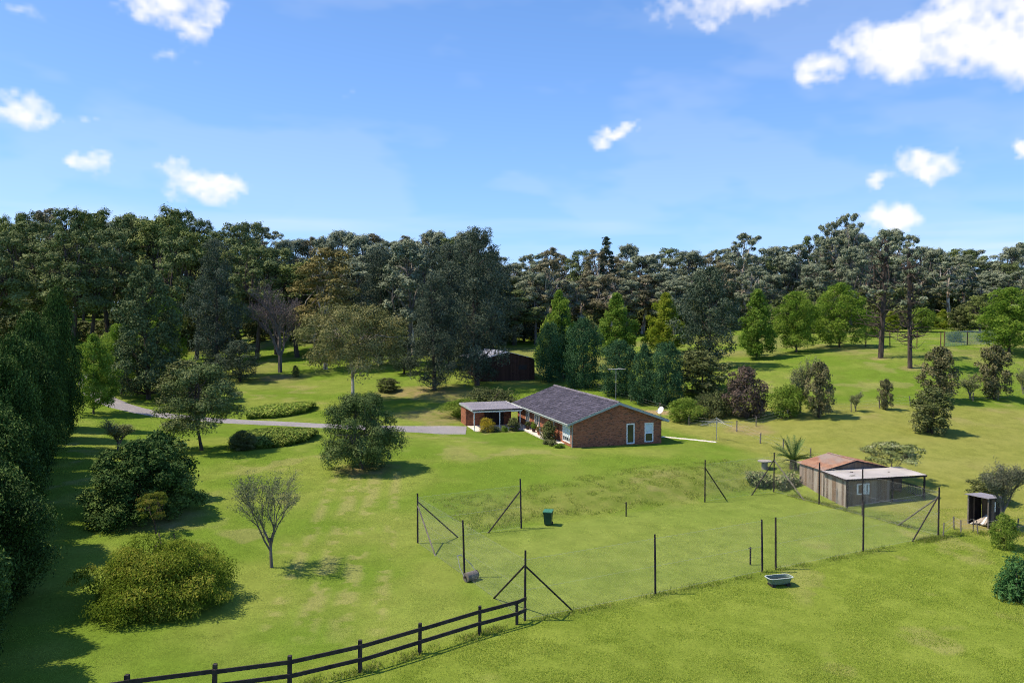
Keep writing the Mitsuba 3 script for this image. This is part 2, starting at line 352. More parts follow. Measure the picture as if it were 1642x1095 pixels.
def tint(c, t, rng, var=.22):
    c = np.asarray(c, float) * 1.35
    x = np.clip(t, 0, 1)[:, None] * (len(c) - 1); i = np.minimum(x.astype(int), len(c) - 2)[:, 0]
    m = c[i] * (1 - (x - i[:, None])) + c[i + 1] * (x - i[:, None])
    return m * (1 + var * rng.uniform(-1, 1, (len(m), 1)))


def foliage(mb, C, R, n, leaf, cols, rng, out=.62, up=.25, shell=.45, aspect=.5, tri=False, under=.75, along=None):
    """n leaves spread through the ellipsoidal clumps C with radii R; ragged edges."""
    C, R = np.asarray(C, float), np.asarray(R, float)
    w = (R[:, 0] * R[:, 1] * R[:, 2]) ** (2 / 3); i = rng.choice(len(C), n, p=w / w.sum())
    d = unit(rng, n); flip = (d[:, 2] < -.1) & (rng.random(n) < under); d[flip, 2] *= -1
    lump = 1 + .28 * np.sin(d[:, 0] * 5 + i * 1.7) * np.sin(d[:, 1] * 5 + i * 2.3) + .12 * rng.normal(size=n)
    r = (shell + (1 - shell) * rng.random(n) ** .35) * lump
    r = r * (1 + (rng.random(n) < .10) * rng.uniform(0, .55, n))
    P = C[i] + R[i] * d * r[:, None]
    N = norm(out * d + [0, 0, up] + (1 - out) * unit(rng, n))
    tone = rng.random(len(C))[i] * .5 + rng.random(n) * .5
    L = leaf * rng.uniform(.4, 1.45, n)
    leaves(mb, P, N, L, L * aspect, tint(cols, tone, rng), rng, tri=tri, along=None if along is None else np.broadcast_to(along, P.shape))


def limb(mb, a, b, r0, r1, rng, bend=.12, n=5, sides=5):
    a, b = np.asarray(a, float), np.asarray(b, float)
    s = np.linspace(0, 1, n)[:, None]; L = np.linalg.norm(b - a)
    off = np.sin(s * np.pi) * rng.normal(size=3) * L * bend * .5 + np.sin(s * np.pi) * [0, 0, -L * bend * .35]
    mb.tube(a + (b - a) * s + off, np.linspace(r0, r1, n), sides, cap=False)


def gum(seed, h, w, cols, n=9000, leaf=.5, nc=26, fork=.38, bottom=.42, tr=.018, csize=.17, shell=.4, flat=.62, lean=.03, bark='bark_grey', tri=True, spread=1.0, bare=0, bsdf='leaf'):
    """Eucalyptus: a tall stem that forks into rising limbs, each carrying separate umbrella clumps."""
    rng = np.random.default_rng(seed); T_, L_ = MB(), MB()
    top = np.array([rng.normal() * lean * h, rng.normal() * lean * h, h * fork])
    r0 = h * tr
    T_.tube([[0, 0, -.6], [0, 0, .2], top * [.4, .4, .45], top], [r0 * 1.5, r0 * 1.1, r0 * .9, r0 * .75], 7)
    C, R = [], []
    k = rng.integers(4, 7); base = rng.uniform(0, 6.28)
    heads = []
    for j in range(k):
        a = base + j * 6.283 / k + rng.normal() * .3; rad = w * .5 * rng.uniform(.25, .62) * (0.25 if j == 0 else 1)
        e = np.array([math.cos(a) * rad, math.sin(a) * rad, h * (rng.uniform(.62, .84) if j else .86)])
        s = top * rng.uniform(.75, 1) if j else top
        limb(T_, s, e, r0 * .55, r0 * .25, rng, .16); heads.append((s, e))
    for j in range(nc):
        u = (j + .5) / nc; a = j * 2.39996 + base; t = rng.uniform(0, 1) ** .8
        z = bottom + (1 - bottom) * t * .95
        prof = math.sqrt(max(.06, 1 - ((t - .38) / .66) ** 2))
        rad = w * .5 * spread * prof * rng.uniform(.3, .92)
        c = np.array([math.cos(a) * rad, math.sin(a) * rad, h * z])
        s, e = min(heads, key=lambda q: np.linalg.norm(q[1] - c))
        q = s + (e - s) * rng.uniform(.55, 1)
        limb(T_, q, c - [0, 0, .02 * h], r0 * .22, r0 * .07, rng, .2, 4, 4)
        cr = csize * w * rng.uniform(.7, 1.25) * (1 - .25 * t)
        C.append(c); R.append([cr, cr, cr * flat])
    for j in range(bare):
        a = rng.uniform(0, 6.28); z = h * rng.uniform(.15, .8); rad = w * rng.uniform(.25, .5)
        s = np.array([0, 0, min(z, h * fork)])
        limb(T_, s, [math.cos(a) * rad, math.sin(a) * rad, z + h * rng.uniform(-.02, .12)], r0 * .25, r0 * .04, rng, .3, 5, 4)
    C, R = np.array(C), np.array(R)
    C[:, 2] = np.minimum(C[:, 2], h - R[:, 2] * 1.05)
    foliage(L_, C, R, n, leaf, cols, rng, shell=shell, tri=tri, under=.6, aspect=.55)
    return {'trunk': T_.ply(bark, 40), 'crown': L_.ply(bsdf)}


def oval(seed, h, w, cols, n=9000, leaf=.4, nc=60, base=.1, prof=None, csize=.16, tall=1.0, fill=.5, tr=.02, bark='bark_dark', bsdf='leaf_thin', tri=False, out=.5, shell=.35, aspect=.62, up=.25, along=None, multi=1, rise=None, ragged=.22):
    """A broadleaf or conifer crown: many clumps set on a rounded or pointed outline."""
    rng = np.random.default_rng(seed); T_, L_ = MB(), MB()
    prof = prof or (lambda t: math.sin(math.pi * (.12 + .86 * t) ** .9) ** .7)
    r0 = h * tr
    for m in range(multi):
        o = np.array([rng.normal(), rng.normal(), 0]) * r0 * (2.2 if multi > 1 else 0)
        tip = np.array([rng.normal() * .03 * h, rng.normal() * .03 * h, h * (.9 if multi == 1 else rng.uniform(.55, .85))]) + o * 3
        T_.tube([o - [0, 0, .4], o + [0, 0, .1], o + (tip - o) * [.3, .3, .4], tip], np.array([1.4, 1.05, .7, .12]) * r0 / multi ** .5, 7)
    C, R = [], []; ph = rng.uniform(0, 6.28, 3)
    for j in range(nc):
        t = ((j + rng.uniform(.1, .9)) / nc); a = j * 2.39996 + rng.normal() * .25
        z = base + (1 - base) * t; pr = prof(t) * (1 + ragged * (.6 * math.sin(2 * a + ph[0] + 3 * t) + .4 * math.sin(3 * a + ph[1] + 7 * t)))
        rad = w * .5 * pr * (rng.uniform(.55, .97) if rng.random() > fill * .5 else rng.uniform(.1, .55))
        cr = csize * w * rng.uniform(.65, 1.2) * (.45 + .55 * pr)
        c = np.array([math.cos(a) * rad, math.sin(a) * rad, h * z])
        c[2] = min(c[2], h - cr * tall * .8)
        if j % 2 == 0 and tr > 0:
            s = np.array([0, 0, max(h * base * .7, c[2] - (rad * .8 if rise is None else rad * rise))])
            limb(T_, s, c, r0 * .28, r0 * .06, rng, .15, 4, 4)
        C.append(c); R.append([cr, cr, cr * tall])
    cols = np.array(cols) * (1.45 if bsdf == 'leaf_thin' else 1)
    foliage(L_, C, R, n, leaf, cols, rng, out=out, shell=shell, tri=tri, aspect=aspect, up=up, along=along, under=.45)
    return {'trunk': T_.ply(bark, 40), 'crown': L_.ply(bsdf)}


def twiggy(seed, h, w, depth=5, lean=(0, 0), tr=.022, kids=(3, 3, 3, 4, 4), cols=None, n=0, leaf=.2, bark='bark_grey', first=.16, rise=.75, bsdf='leaf', droop=0.0, spreadk=1.0):
    """A leafless or thinly leaved tree: branches that divide again and again into twigs."""
    rng = np.random.default_rng(seed); T_, tips = MB(), []

    def grow(p, d, L, r, k):
        q = p + d * L
        mid = p + d * L * .5 + rng.normal(size=3) * L * .05
        T_.tube([p, mid, q], [r, r * .85, r * .65], 6 if k < 2 else 4 if k < 3 else 3, cap=False)
        if k >= depth:
            tips.append(q); return
        m = kids[min(k, len(kids) - 1)]; a0 = rng.uniform(0, 6.28)
        for i in range(m):
            a = a0 + i * 6.283 / m + rng.normal() * .35
            side = np.array([math.cos(a), math.sin(a), 0])
            e = norm(d * rise + side * rng.uniform(.35, .8) * spreadk + [0, 0, .12 - droop * k * .12])
            grow(p + d * L * rng.uniform(.6, 1), e, L * rng.uniform(.62, .9), r * rng.uniform(.45, .62), k + 1)

    d0 = norm(np.array([lean[0], lean[1], 1.]))
    grow(np.array([0, 0, -.3]), d0, h * first + .3, h * tr, 0)
    v, f, _ = T_.arrays(); up = v[:, 2] > h * first
    ext = np.abs(v[:, :2] - v[:, :2].mean(0)).max(0); s = np.array([1, 1, h / v[:, 2].max()])
    k = np.clip((v[:, 2:3] - h * first * .5) / (h * .4), 0, 1)
    sx = 1 + (w / 2 / ext.max() - 1) * k
    v = np.hstack([v[:, :2] * sx, v[:, 2:] * s[2]])
    out = {'trunk': mikit.ply((v, f), bark, 50)}
    if cols is not None:
        L_ = MB(); P = v[rng.choice(np.nonzero(up & (v[:, 2] > h * .3))[0], n)] + rng.normal(size=(n, 3)) * leaf * .7
        N = norm(unit(rng, n) + [0, 0, .3]); Lf = leaf * rng.uniform(.6, 1.3, n)
        leaves(L_, P, N, Lf, Lf * .35, tint(cols, rng.random(n), rng), rng)
        out['crown'] = L_.ply(bsdf)
    return out


def mound(seed, h, w, cols, n=20000, leaf=.2, nc=90, bsdf='leaf_thin', csize=.1, droop=.0, aspect=.5, tall=.8, lump=.25, fill=.25, extra=()):
    """A dome of foliage down to the ground."""
    rng = np.random.default_rng(seed); T_, L_ = MB(), MB(); C, R = [], []
    for j in range(6):
        a = rng.uniform(0, 6.28); limb(T_, [rng.normal() * .08 * w, rng.normal() * .08 * w, -.2], [math.cos(a) * w * .3, math.sin(a) * w * .3, h * rng.uniform(.5, .8)], h * .03, h * .008, rng, .3)
    for j in range(nc):
        t = 1 - (j + .5) / nc; a = j * 2.39996; e = math.acos(t)
        k = rng.uniform(1 - lump, 1.0) if rng.random() > fill else rng.uniform(.3, .75)
        cr = csize * w * rng.uniform(.7, 1.25)
        C.append([math.cos(a) * math.sin(e) * (w / 2 - cr * .7) * k, math.sin(a) * math.sin(e) * (w / 2 - cr * .7) * k, max(cr * .4, math.cos(e) * (h - cr * .8) * k)])
        R.append([cr, cr, cr * tall])
    along = None
    cols = np.array(cols) * (1.45 if bsdf == 'leaf_thin' else 1)
    for c, r in extra:
        C.append(c); R.append([r, r, r * tall])
    foliage(L_, C, R, n, leaf, cols, rng, out=.5, up=.25, shell=.35, aspect=aspect, under=.4, along=(0, 0, -1) if droop else None)
    return {'trunk': T_.ply('bark_dark', 40), 'crown': L_.ply(bsdf)}


protos = {}


def proto(name, parts, h, w):
    scene['proto_' + name] = {'type': 'shapegroup', **parts}
    protos[name] = (h, w)


def put(name, pname, p, h, w, label, cat='tree', group=None, rot=None, lean=0.0, sink=0.0):
    """A copy of the plant pname, h high and w wide, standing at p."""
    h0, w0 = protos[pname]
    k = thing(name, label, cat, group)
    s = sum(map(ord, k)) * 37 % 628 / 100 if rot is None else rot
    M = frame([p[0], p[1], p[2] - sink], s) @ np.diag([w / w0, w / w0, h / h0, 1])
    if lean:
        M[0, 2] += lean * h / h0
    scene[k] = {'type': 'instance', 'shape': {'type': 'ref', 'id': 'proto_' + pname}, 'to_world': T(M)}
    return k


def seen(name, pname, px, by, ty, wpx, label, cat='tree', group=None, **k):
    """The same, standing where the photograph shows its foot (px, by), its top at ty, wpx across."""
    p = at(px, by); s = p[1] / FOC
    return put(name, pname, p, (by - ty) * s, wpx * s, label, cat, group, **k)


# ------------------------------------------------------------------ the setting
_xs = np.concatenate([[-3000, -2000, -1300, -800, -500, -350, -280], np.arange(-230, -72, 4), np.arange(-72, 84, 1.0), np.arange(84, 241, 4), [280, 350, 500, 800, 1300, 2000, 3000]])
_ys = np.concatenate([[-1500, -600, -250, -120, -70], np.arange(-40, 20, 4), np.arange(20, 132, 1.0), np.arange(132, 441, 4), [500, 650, 900, 1300, 2000, 3500]])
_X, _Y = np.meshgrid(_xs, _ys)
_V = np.stack([_X, _Y, Z(_X, _Y)], -1).reshape(-1, 3)
_i, _j = np.meshgrid(np.arange(len(_ys) - 1), np.arange(len(_xs) - 1), indexing='ij')
_w = len(_xs); _q = np.stack([_i * _w + _j, _i * _w + _j + 1, (_i + 1) * _w + _j + 1, (_i + 1) * _w + _j], -1).reshape(-1, 4)
scene['ground'] = mikit.ply((_V, _q), 'ground_mat', True)
labels['ground'] = {'kind': 'structure', 'label': 'green lawns, levelled court and rough paddocks of the property'}


def smooth_line(pts, step=.7):
    p = np.asarray(pts, float); from scipy.interpolate import CubicSpline
    s = np.r_[0, np.cumsum(np.linalg.norm(np.diff(p[:, :2], axis=0), axis=1))]
    return CubicSpline(s, p)(np.arange(0, s[-1], step))


def ribbon(name, pts, mat_, label, lift=.035, step=.7, cols=9, wobble=.0):
    """A strip laid on the terrain along pts (x, y, width)."""
    p = smooth_line(pts, step); t = norm(np.gradient(p[:, :2], axis=0)); b = np.stack([-t[:, 1], t[:, 0]], 1)
    s = np.linspace(-.5, .5, cols)
    wid = p[:, 2:3] * (1 + wobble * (meshkit.noise(np.stack([p[:, 0] * .8, p[:, 1] * .8, p[:, 0] * 0], -1), 4)[:, None] - .5))
    q = p[:, None, :2] + b[:, None] * (s[None, :] * wid)[..., None]
    z = Z(q[..., 0], q[..., 1]) + lift; z[:, [0, -1]] -= lift + .02
    V = np.concatenate([q, z[..., None]], -1).reshape(-1, 3)
    i, j = np.meshgrid(np.arange(len(p) - 1), np.arange(cols - 1), indexing='ij')
    scene[name] = mikit.ply((V, np.stack([i * cols + j, i * cols + j + 1, (i + 1) * cols + j + 1, (i + 1) * cols + j], -1).reshape(-1, 4)), mat_, True)
    labels[name] = {'kind': 'structure', 'label': label}


def gpt(px, py, w):
    p = at(px, py); return (p[0], p[1], w)


ribbon('driveway', [gpt(130, 598, 3.0), gpt(144, 618, 3.2), gpt(172, 642, 3.4), gpt(235, 661, 3.3), gpt(310, 671, 3.2), gpt(400, 677, 3.2), gpt(500, 682, 3.3), gpt(600, 686, 3.8), gpt(660, 688, 5.0), gpt(715, 689.5, 6.4), gpt(757, 690, 6.6)],
       'asphalt', 'grey asphalt driveway curving across the lawn to the carport', wobble=.08)
_a, _b = at(1062, 700), at(1150, 709)
ribbon('garden_path', [(_a[0], _a[1], .9), ((_a[0] + _b[0]) / 2, (_a[1] + _b[1]) / 2, .9), (_b[0], _b[1], .9)], 'concrete', 'narrow pale concrete path from the house to the clothes hoist', lift=.05, cols=3)

# ------------------------------------------------------------------ the house
HM = frame(HO, HYAW, HZ)


def wall_mesh(outer, holes, thick, o, da, dn):
    from shapely.geometry import Polygon, box
    g = Polygon(outer)
    for h in holes:
        g = g.difference(box(*h))
    m = trimesh.creation.extrude_polygon(g, thick, engine='earcut')
    v = np.array(m.vertices); o, da, dn = (np.asarray(x, float) for x in (o, da, dn))
    P = o + v[:, :1] * da + v[:, 1:2] * np.array([0, 0, 1.]) + v[:, 2:] * dn
    f = np.array(m.faces)
    return (P, f if np.dot(np.cross(da, [0, 0, 1.]), dn) > 0 else f[:, ::-1])


def window(holder, o, da, dn, a0, a1, z0, z1, M, name='window', mullion=0, transom=None, curtain=0.0, glass='dark_glass', paint='white_paint', fw=.09):
    """A framed window in the plane through o along da, set back from dn's side."""
    o, da, dn = (np.asarray(x, float) for x in (o, da, dn))
    P = lambda a, z, d: o + da * a + np.array([0, 0, z]) + dn * d
    f = MB()
    for a in (a0, a1):
        f.bar(P(a, z0 - fw / 2, .0), P(a, z1 + fw / 2, .0), fw, .12)
    for z in (z0, z1):
        f.bar(P(a0 + fw / 2, z, .002), P(a1 - fw / 2, z, .002), .12, fw)
    for k in range(mullion):
        a = a0 + (a1 - a0) * (k + 1) / (mullion + 1)
        f.bar(P(a, z0 + fw / 2, .0), P(a, z1 - fw / 2, .0), .05, .08)
    if transom:
        f.bar(P(a0 + fw / 2, transom, .004), P(a1 - fw / 2, transom, .004), .08, .05)
    k = part(holder, name, f.ply(paint), M)
    part(k, 'pane', MB().poly([P(a0, z0, -.03), P(a1, z0, -.03), P(a1, z1, -.03), P(a0, z1, -.03)]).ply(glass), M)
    if curtain:
        c = MB(); n = 9
        for i in range(n):
            x0, x1 = a0 + (a1 - a0) * i / n, a0 + (a1 - a0) * (i + 1) / n
            d = -.012 - .006 * (i % 2)
            c.poly([P(x0, z1 - (z1 - z0) * curtain, d - .004), P(x1, z1 - (z1 - z0) * curtain, d), P(x1, z1, d), P(x0, z1, d - .004)])
        part(k, 'curtain', c.ply('curtain'), M)
    return k


house = thing('brick_house', 'long red-brown brick house with a grey tiled gable roof', 'house')
EH, RH = 2.55, 4.30                                      # eaves and ridge
WH = part(house, 'wall', mikit.ply(wall_mesh([(0, -.4), (HW, -.4), (HW, EH), (HW / 2, RH - .12), (0, EH)], [(5.95, .06, 6.85, 2.16), (8.0, .12, 9.0, 2.18)], .24, (0, 0, 0), (1, 0, 0), (0, 1, 0)), 'brick'), HM)
part(house, 'wall', mikit.ply(wall_mesh([(0, -.4), (HL - .25, -.4), (HL - .25, EH), (0, EH)], [(.35, .25, 2.65, 2.2), (6.1, .05, 7.0, 2.15), (10.6, .55, 12.0, 2.1), (13.9, .55, 15.3, 2.1)], .24, (0, .245, 0), (0, 1, 0), (1, 0, 0)), 'brick'), HM)
part(house, 'wall', mikit.ply(wall_mesh([(0, -.4), (HL - .25, -.4), (HL - .25, EH), (0, EH)], [], .24, (HW - .24, .245, 0), (0, 1, 0), (1, 0, 0)), 'brick'), HM)
part(house, 'wall', mikit.ply(wall_mesh([(.25, -.4), (HW - .25, -.4), (HW - .25, EH), (HW / 2, RH - .12), (.25, EH)], [], .24, (0, HL - .25, 0), (1, 0, 0), (0, 1, 0)), 'brick'), HM)
G, GN = ((0, 0, 0), (1, 0, 0), (0, -1, 0)), None
dk = window(house, (0, .04, 0), (1, 0, 0), (0, -1, 0), 6.0, 6.8, .12, 2.1, HM, name='door', fw=.13)
window(house, (0, .04, 0), (1, 0, 0), (0, -1, 0), 8.06, 8.94, .2, 2.12, HM, transom=1.05, curtain=.55)
window(house, (.04, .245, 0), (0, 1, 0), (-1, 0, 0), .42, 2.58, .32, 2.14, HM, mullion=3, curtain=.75)
window(house, (.04, .245, 0), (0, 1, 0), (-1, 0, 0), 10.66, 11.94, .62, 2.04, HM, mullion=1)
window(house, (.04, .245, 0), (0, 1, 0), (-1, 0, 0), 13.96, 15.24, .62, 2.04, HM, mullion=1)
dr_ = MB().box([.08, .245 + 6.15, .05], [.14, .245 + 6.95, 2.1]); part(house, 'door', dr_.ply('brown_timber'), HM, label='brown timber front door')
part(house, 'floor_slab', MB().box([.24, .24, -.4], [HW - .24, HL - .24, .03]).ply('concrete'), HM)
# roof: sarking, tiles in overlapping courses, ridge caps, barge boards, fascia and gutter
OU, V0, V1 = .62, -.38, HL + .38
slope = (RH - EH) / (HW / 2); ez = EH - OU * slope
rf = MB()
for s in (-1, 1):
    e, r = (-OU, HW / 2) if s < 0 else (HW + OU, HW / 2)
    rf.poly([(e, V0, ez + .02), (r, V0, RH + .02), (r, V1, RH + .02), (e, V1, ez + .02)], (0, 0, .05))
roof = part(house, 'roof', rf.ply('dark_timber'), HM)
tl = MB(); rng = np.random.default_rng(3)
sl = math.hypot(HW / 2 + OU, RH - ez); nrow, ncol = 16, 60
for s in (-1, 1):
    for i in range(nrow):
        f0, f1 = i / nrow, (i + 1.12) / nrow
        for j in range(ncol):
            y0 = V0 + (V1 - V0) * (j + (.5 if i % 2 else 0)) / ncol; y1 = y0 + (V1 - V0) / ncol * .985
            y1 = min(y1, V1)
            j0 = rng.uniform(-.008, .010)
            X = lambda f: (-OU + (HW / 2 + OU) * f) if s < 0 else (HW + OU - (HW / 2 + OU) * f)
            Zz = lambda f: ez + (RH - ez) * f
            a0, a1 = Zz(f0) + .15 + j0, Zz(min(f1, 1)) + .085 + j0
            x0, x1 = X(f0), X(min(f1, 1)); ym = (y0 + y1) / 2
            v = [(x0, y0, a0), (x0, ym, a0 + .028), (x0, y1, a0), (x1, y0, a1), (x1, ym, a1 + .028), (x1, y1, a1), (x0, y0, a0 - .075), (x0, y1, a0 - .075)]
            tone = rng.choice([.042, .055, .068, .082, .105], p=[.12, .24, .3, .24, .1]) * (1 + .1 * rng.normal())
            tl.add(v, [[0, 1, 4], [0, 4, 3], [1, 2, 5], [1, 5, 4], [0, 7, 2], [0, 6, 7], [0, 2, 1]], np.array([.95, .90, 1.20]) * tone)
part(roof, 'tile', tl.ply('tile_mat'), HM, kind='stuff', label='grey concrete roof tiles in overlapping courses')
rc = MB()
for j in range(44):
    y0 = V0 + (V1 - V0) * j / 44
    rc.tube([(HW / 2, y0, RH + .10), (HW / 2, y0 + (V1 - V0) / 44 + .03, RH + .115)], [.13, .145], 8)
part(roof, 'ridge_cap', rc.ply('roof_tile'), HM)
for v_ in (V0, V1 - .04):
    b = MB()
    for s in (-1, 1):
        e = -OU if s < 0 else HW + OU
        b.poly([(e, v_ - .045, ez - .12), (HW / 2, v_ - .045, RH - .12), (HW / 2, v_ - .045, RH + .12), (e, v_ - .045, ez + .10)], (0, .04, 0))
    part(roof, 'barge_board', b.ply('pale_green_paint'), HM)
for s in (-1, 1):
    e = -OU - .04 if s < 0 else HW + OU + .04
    g = MB().tube([(e, V0 - .05, ez + .01), (e, V1 + .05, ez + .01)], .075, 8)
    g.box([min(e, e - s * .02), V0, ez - .16], [max(e, e - s * .02), V1, ez + .0])
    part(roof, 'gutter', g.ply('pale_green_paint'), HM)
part(roof, 'soffit', MB().box([-OU, V0, EH - .24], [-.003, V1, EH - .21]).box([HW + .003, V0, EH - .24], [HW + OU, V1, EH - .21]).ply('pale_green_paint'), HM)
part(house, 'downpipe', MB().tube([(-.06, -.03, -.3), (-.06, -.06, 2.3), (-.5, -.1, 2.38)], .045, 6).ply('pale_green_paint'), HM)
part(house, 'downpipe', MB().tube([(HW + .06, .3, -.3), (HW + .06, .3, 2.3), (HW + .5, .3, 2.38)], .045, 6).ply('brown_timber'), HM)
part(house, 'verandah_paving', MB().box([-1.25, 2.2, -.3], [-.005, HL - 1, .07]).ply('concrete'), HM)
vp = MB()
for vv in (4.2, 9.0, 13.0):
    vp.bar((-.5, vv, .0), (-.5, vv, EH - .2), .09)
part(house, 'verandah_post', vp.ply('pale_green_paint'), HM)

# antenna and satellite dish on the roof
an = thing('television_antenna', 'spindly television antenna on a tall mast above the house gable', 'antenna')
ab = np.array([HW * .5, .5, RH - .1])
part(an, 'mast', MB().tube([ab, ab + [0, 0, 3.6]], .022, 6).ply('galvanised'), HM)
ar = MB().tube([ab + [-.9, -.2, 3.55], ab + [.9, .2, 3.55]], .025, 5)
for k in range(9):
    x = -.85 + 1.7 * k / 8; L = .3 + .35 * (k / 8)
    ar.tube([ab + [x + .1 * L, -L + x * .22, 3.58], ab + [x - .1 * L, L + x * .22, 3.58]], .014, 4)
part(an, 'element', ar.ply('galvanised'), HM)
sd = thing('satellite_dish', 'pale satellite dish at the right eave of the house roof', 'satellite dish')
rr = np.linspace(0, .42, 7); aa = np.linspace(0, 2 * np.pi, 19)[:-1]
dv = np.array([[r * math.cos(a), r * math.sin(a), .42 * r * r] for r in rr for a in aa])
df = [[i * 18 + j, i * 18 + (j + 1) % 18, (i + 1) * 18 + (j + 1) % 18, (i + 1) * 18 + j] for i in range(6) for j in range(18)]
dM = np.eye(4); ax = norm(np.array([-.86, -.22, .46])); s_ = norm(np.cross([0, 0, 1], ax)); dM[:3, 0], dM[:3, 1], dM[:3, 2], dM[:3, 3] = s_, np.cross(ax, s_), ax, (HW + .45, 1.0, EH + .72)
part(sd, 'reflector', mikit.ply((dv, df), 'white_paint', True), HM @ dM)
part(sd, 'arm', MB().tube([(0, -.05, 0), (.0, -.3, .45)], .02, 5).box([-.05, -.36, .42], [.05, -.26, .54]).ply('galvanised'), HM @ dM)
part(sd, 'bracket', MB().tube([(HW + .45, 1.0, EH - .15), (HW + .45, 1.0, EH + .7)], .03, 6).ply('galvanised'), HM)

# carport at the far left of the house
cp = thing('carport', 'flat-roofed grey carport on white posts beside the driveway', 'carport')
c0, c1, d0, d1, ch = -6.9, -1.25, 13.5, 20.4, 2.35
part(cp, 'roof', MB().poly([(c0 - .15, d0, ch), (c1 + .1, d0, ch), (c1 + .1, d1, ch + .12), (c0 - .15, d1, ch + .12)], (0, 0, .06)).ply('grey_sheet'), HM)
rb = MB()
for k in range(20):
    x = c0 + (c1 - c0) * (k + .5) / 20
    rb.bar((x, d0 + .02, ch + .068), (x, d1 - .02, ch + .188), .035, .03)
part(cp, 'roof_rib', rb.ply('grey_sheet'), HM)
part(cp, 'gutter', MB().box([c0 - .18, d0 - .13, ch - .06], [c1 + .12, d0 - .003, ch + .075]).ply('dark_timber'), HM, label='dark gutter along the front')
part(cp, 'fascia', MB().box([c0 - .14, d0 - .06, ch - .24], [c1 + .1, d0 - .02, ch - .063]).ply('white_paint'), HM)
part(cp, 'fascia', MB().poly([(c1 + .105, d0 - .1, ch - .15), (c1 + .105, d1, ch - .03), (c1 + .105, d1, ch + .2), (c1 + .105, d0 - .1, ch + .09)], (.05, 0, 0)).ply('white_paint'), HM)
part(cp, 'fascia', MB().poly([(c0 - .2, d0, ch - .16), (c0 - .2, d1, ch - .04), (c0 - .2, d1, ch + .19), (c0 - .2, d0, ch + .075)], (.045, 0, 0)).ply('pale_green_paint'), HM)
for x in (c0 + .05, (c0 + c1) / 2 + .25, c1 - .1):
    part(cp, 'post', MB().bar((x, d0 + .05, -.2), (x, d0 + .05, ch - .063), .1).ply('white_paint'), HM)
part(cp, 'store_room', MB().box([c0, 17.6, -.3], [c1, 20.2, ch + .03]).ply('brick'), HM, label='brick store room across the back of the carport')
part(cp, 'door', MB().box([-4.6, 17.53, .0], [-2.2, 17.597, 2.1]).ply('dark_timber'), HM)
part(cp, 'floor', MB().box([c0 + .1, 12.9, -.3], [c1, 17.59, .03]).ply('concrete'), HM)

# ------------------------------------------------------------------ the old timber barn
bp = at(771, 612); BYAW = .29; BM = frame([bp[0], bp[1], bp[2]], BYAW)
bw, bl, be, br_ = 8.6, 13.0, 3.35, 4.45
barn = thing('timber_barn', 'dark timber barn with a silvery iron roof under the tall trees', 'barn')


def boards(mb, outer_top, a0, a1, w, zb, o, da, dn, rng, thick=.03, gap=.012):
    """Upright boards from a0 to a1, their tops following outer_top(a)."""
    o, da, dn = (np.asarray(x, float) for x in (o, da, dn)); out = []
    n = int(round((a1 - a0) / w))
    for k in range(n):
        x0, x1 = a0 + (a1 - a0) * k / n + gap / 2, a0 + (a1 - a0) * (k + 1) / n - gap / 2
        d = rng.uniform(0, .012); z0 = zb + rng.uniform(-.02, .03)
        P = lambda a, z: o + da * a + np.array([0, 0, z]) + dn * d
        m = mb if mb is not None else MB()
        m.poly([P(x0, z0), P(x1, z0), P(x1, outer_top(x1)), P(x0, outer_top(x0))], dn * thick)
        out.append(m)
    return out


rng = np.random.default_rng(11)
top = lambda a: be + (br_ - be) * (1 - abs(a - bw / 2) / (bw / 2)) - .05
flat = lambda a: be - .05
b = MB(); boards(b, top, 0, bw, .3, -.3, (0, 0, 0), (1, 0, 0), (0, -1, 0), rng); boards(b, top, 0, bw, .3, -.5, (0, bl, 0), (1, 0, 0), (0, 1, 0), rng)
boards(b, flat, 0, 8.5, .3, -.3, (0, 0, 0), (0, 1, 0), (-1, 0, 0), rng); boards(b, flat, 0, bl, .3, -.5, (bw, 0, 0), (0, 1, 0), (1, 0, 0), rng)
part(barn, 'wall_board', b.ply('barn_board'), BM, kind='stuff', label='upright dark brown wall boards')
part(barn, 'post', MB().bar((.1, 8.6, -.3), (.1, 8.6, be - .1), .2).bar((.1, 12.8, -.3), (.1, 12.8, be - .1), .2).ply('barn_board'), BM)
b = MB()
for s in (-1, 1):
    e = -.35 if s < 0 else bw + .35
    b.poly([(e, -.3, be - .09), (bw / 2, -.3, br_), (bw / 2, bl + .3, br_), (e, bl + .3, be - .09)], (0, 0, .03))
    for k in range(26):
        y = -.3 + (bl + .6) * (k + .5) / 26
        b.bar((e, y, be - .05), (bw / 2, y, br_ + .04), .1, .03)
part(barn, 'roof', b.ply('bare_zinc'), BM)
part(barn, 'window', MB().box([6.0, -.06, 1.7], [7.3, -.045, 2.4]).ply('dark_inside'), BM)
part(barn, 'door', MB().box([2.2, -.075, -.1], [4.6, -.046, 2.9]).ply('barn_board'), BM)

# ------------------------------------------------------------------ sheds beside the court
SM = frame([26.0, 61.2, 0.0], .24)
shed = thing('board_shed', 'weathered board shed with a rusty iron gable roof beside the court', 'shed')
rng = np.random.default_rng(21)


def planks(holder, topf, a0, a1, w, zb, o, da, dn, M, thick=.03, mats=('old_board_0', 'old_board_1', 'old_board_2', 'old_board_3')):
    for k, m in enumerate(boards(None, topf, a0, a1, w, zb, o, da, dn, rng, thick)):
        part(holder, 'plank', m.ply(mats[rng.integers(len(mats))]), M)


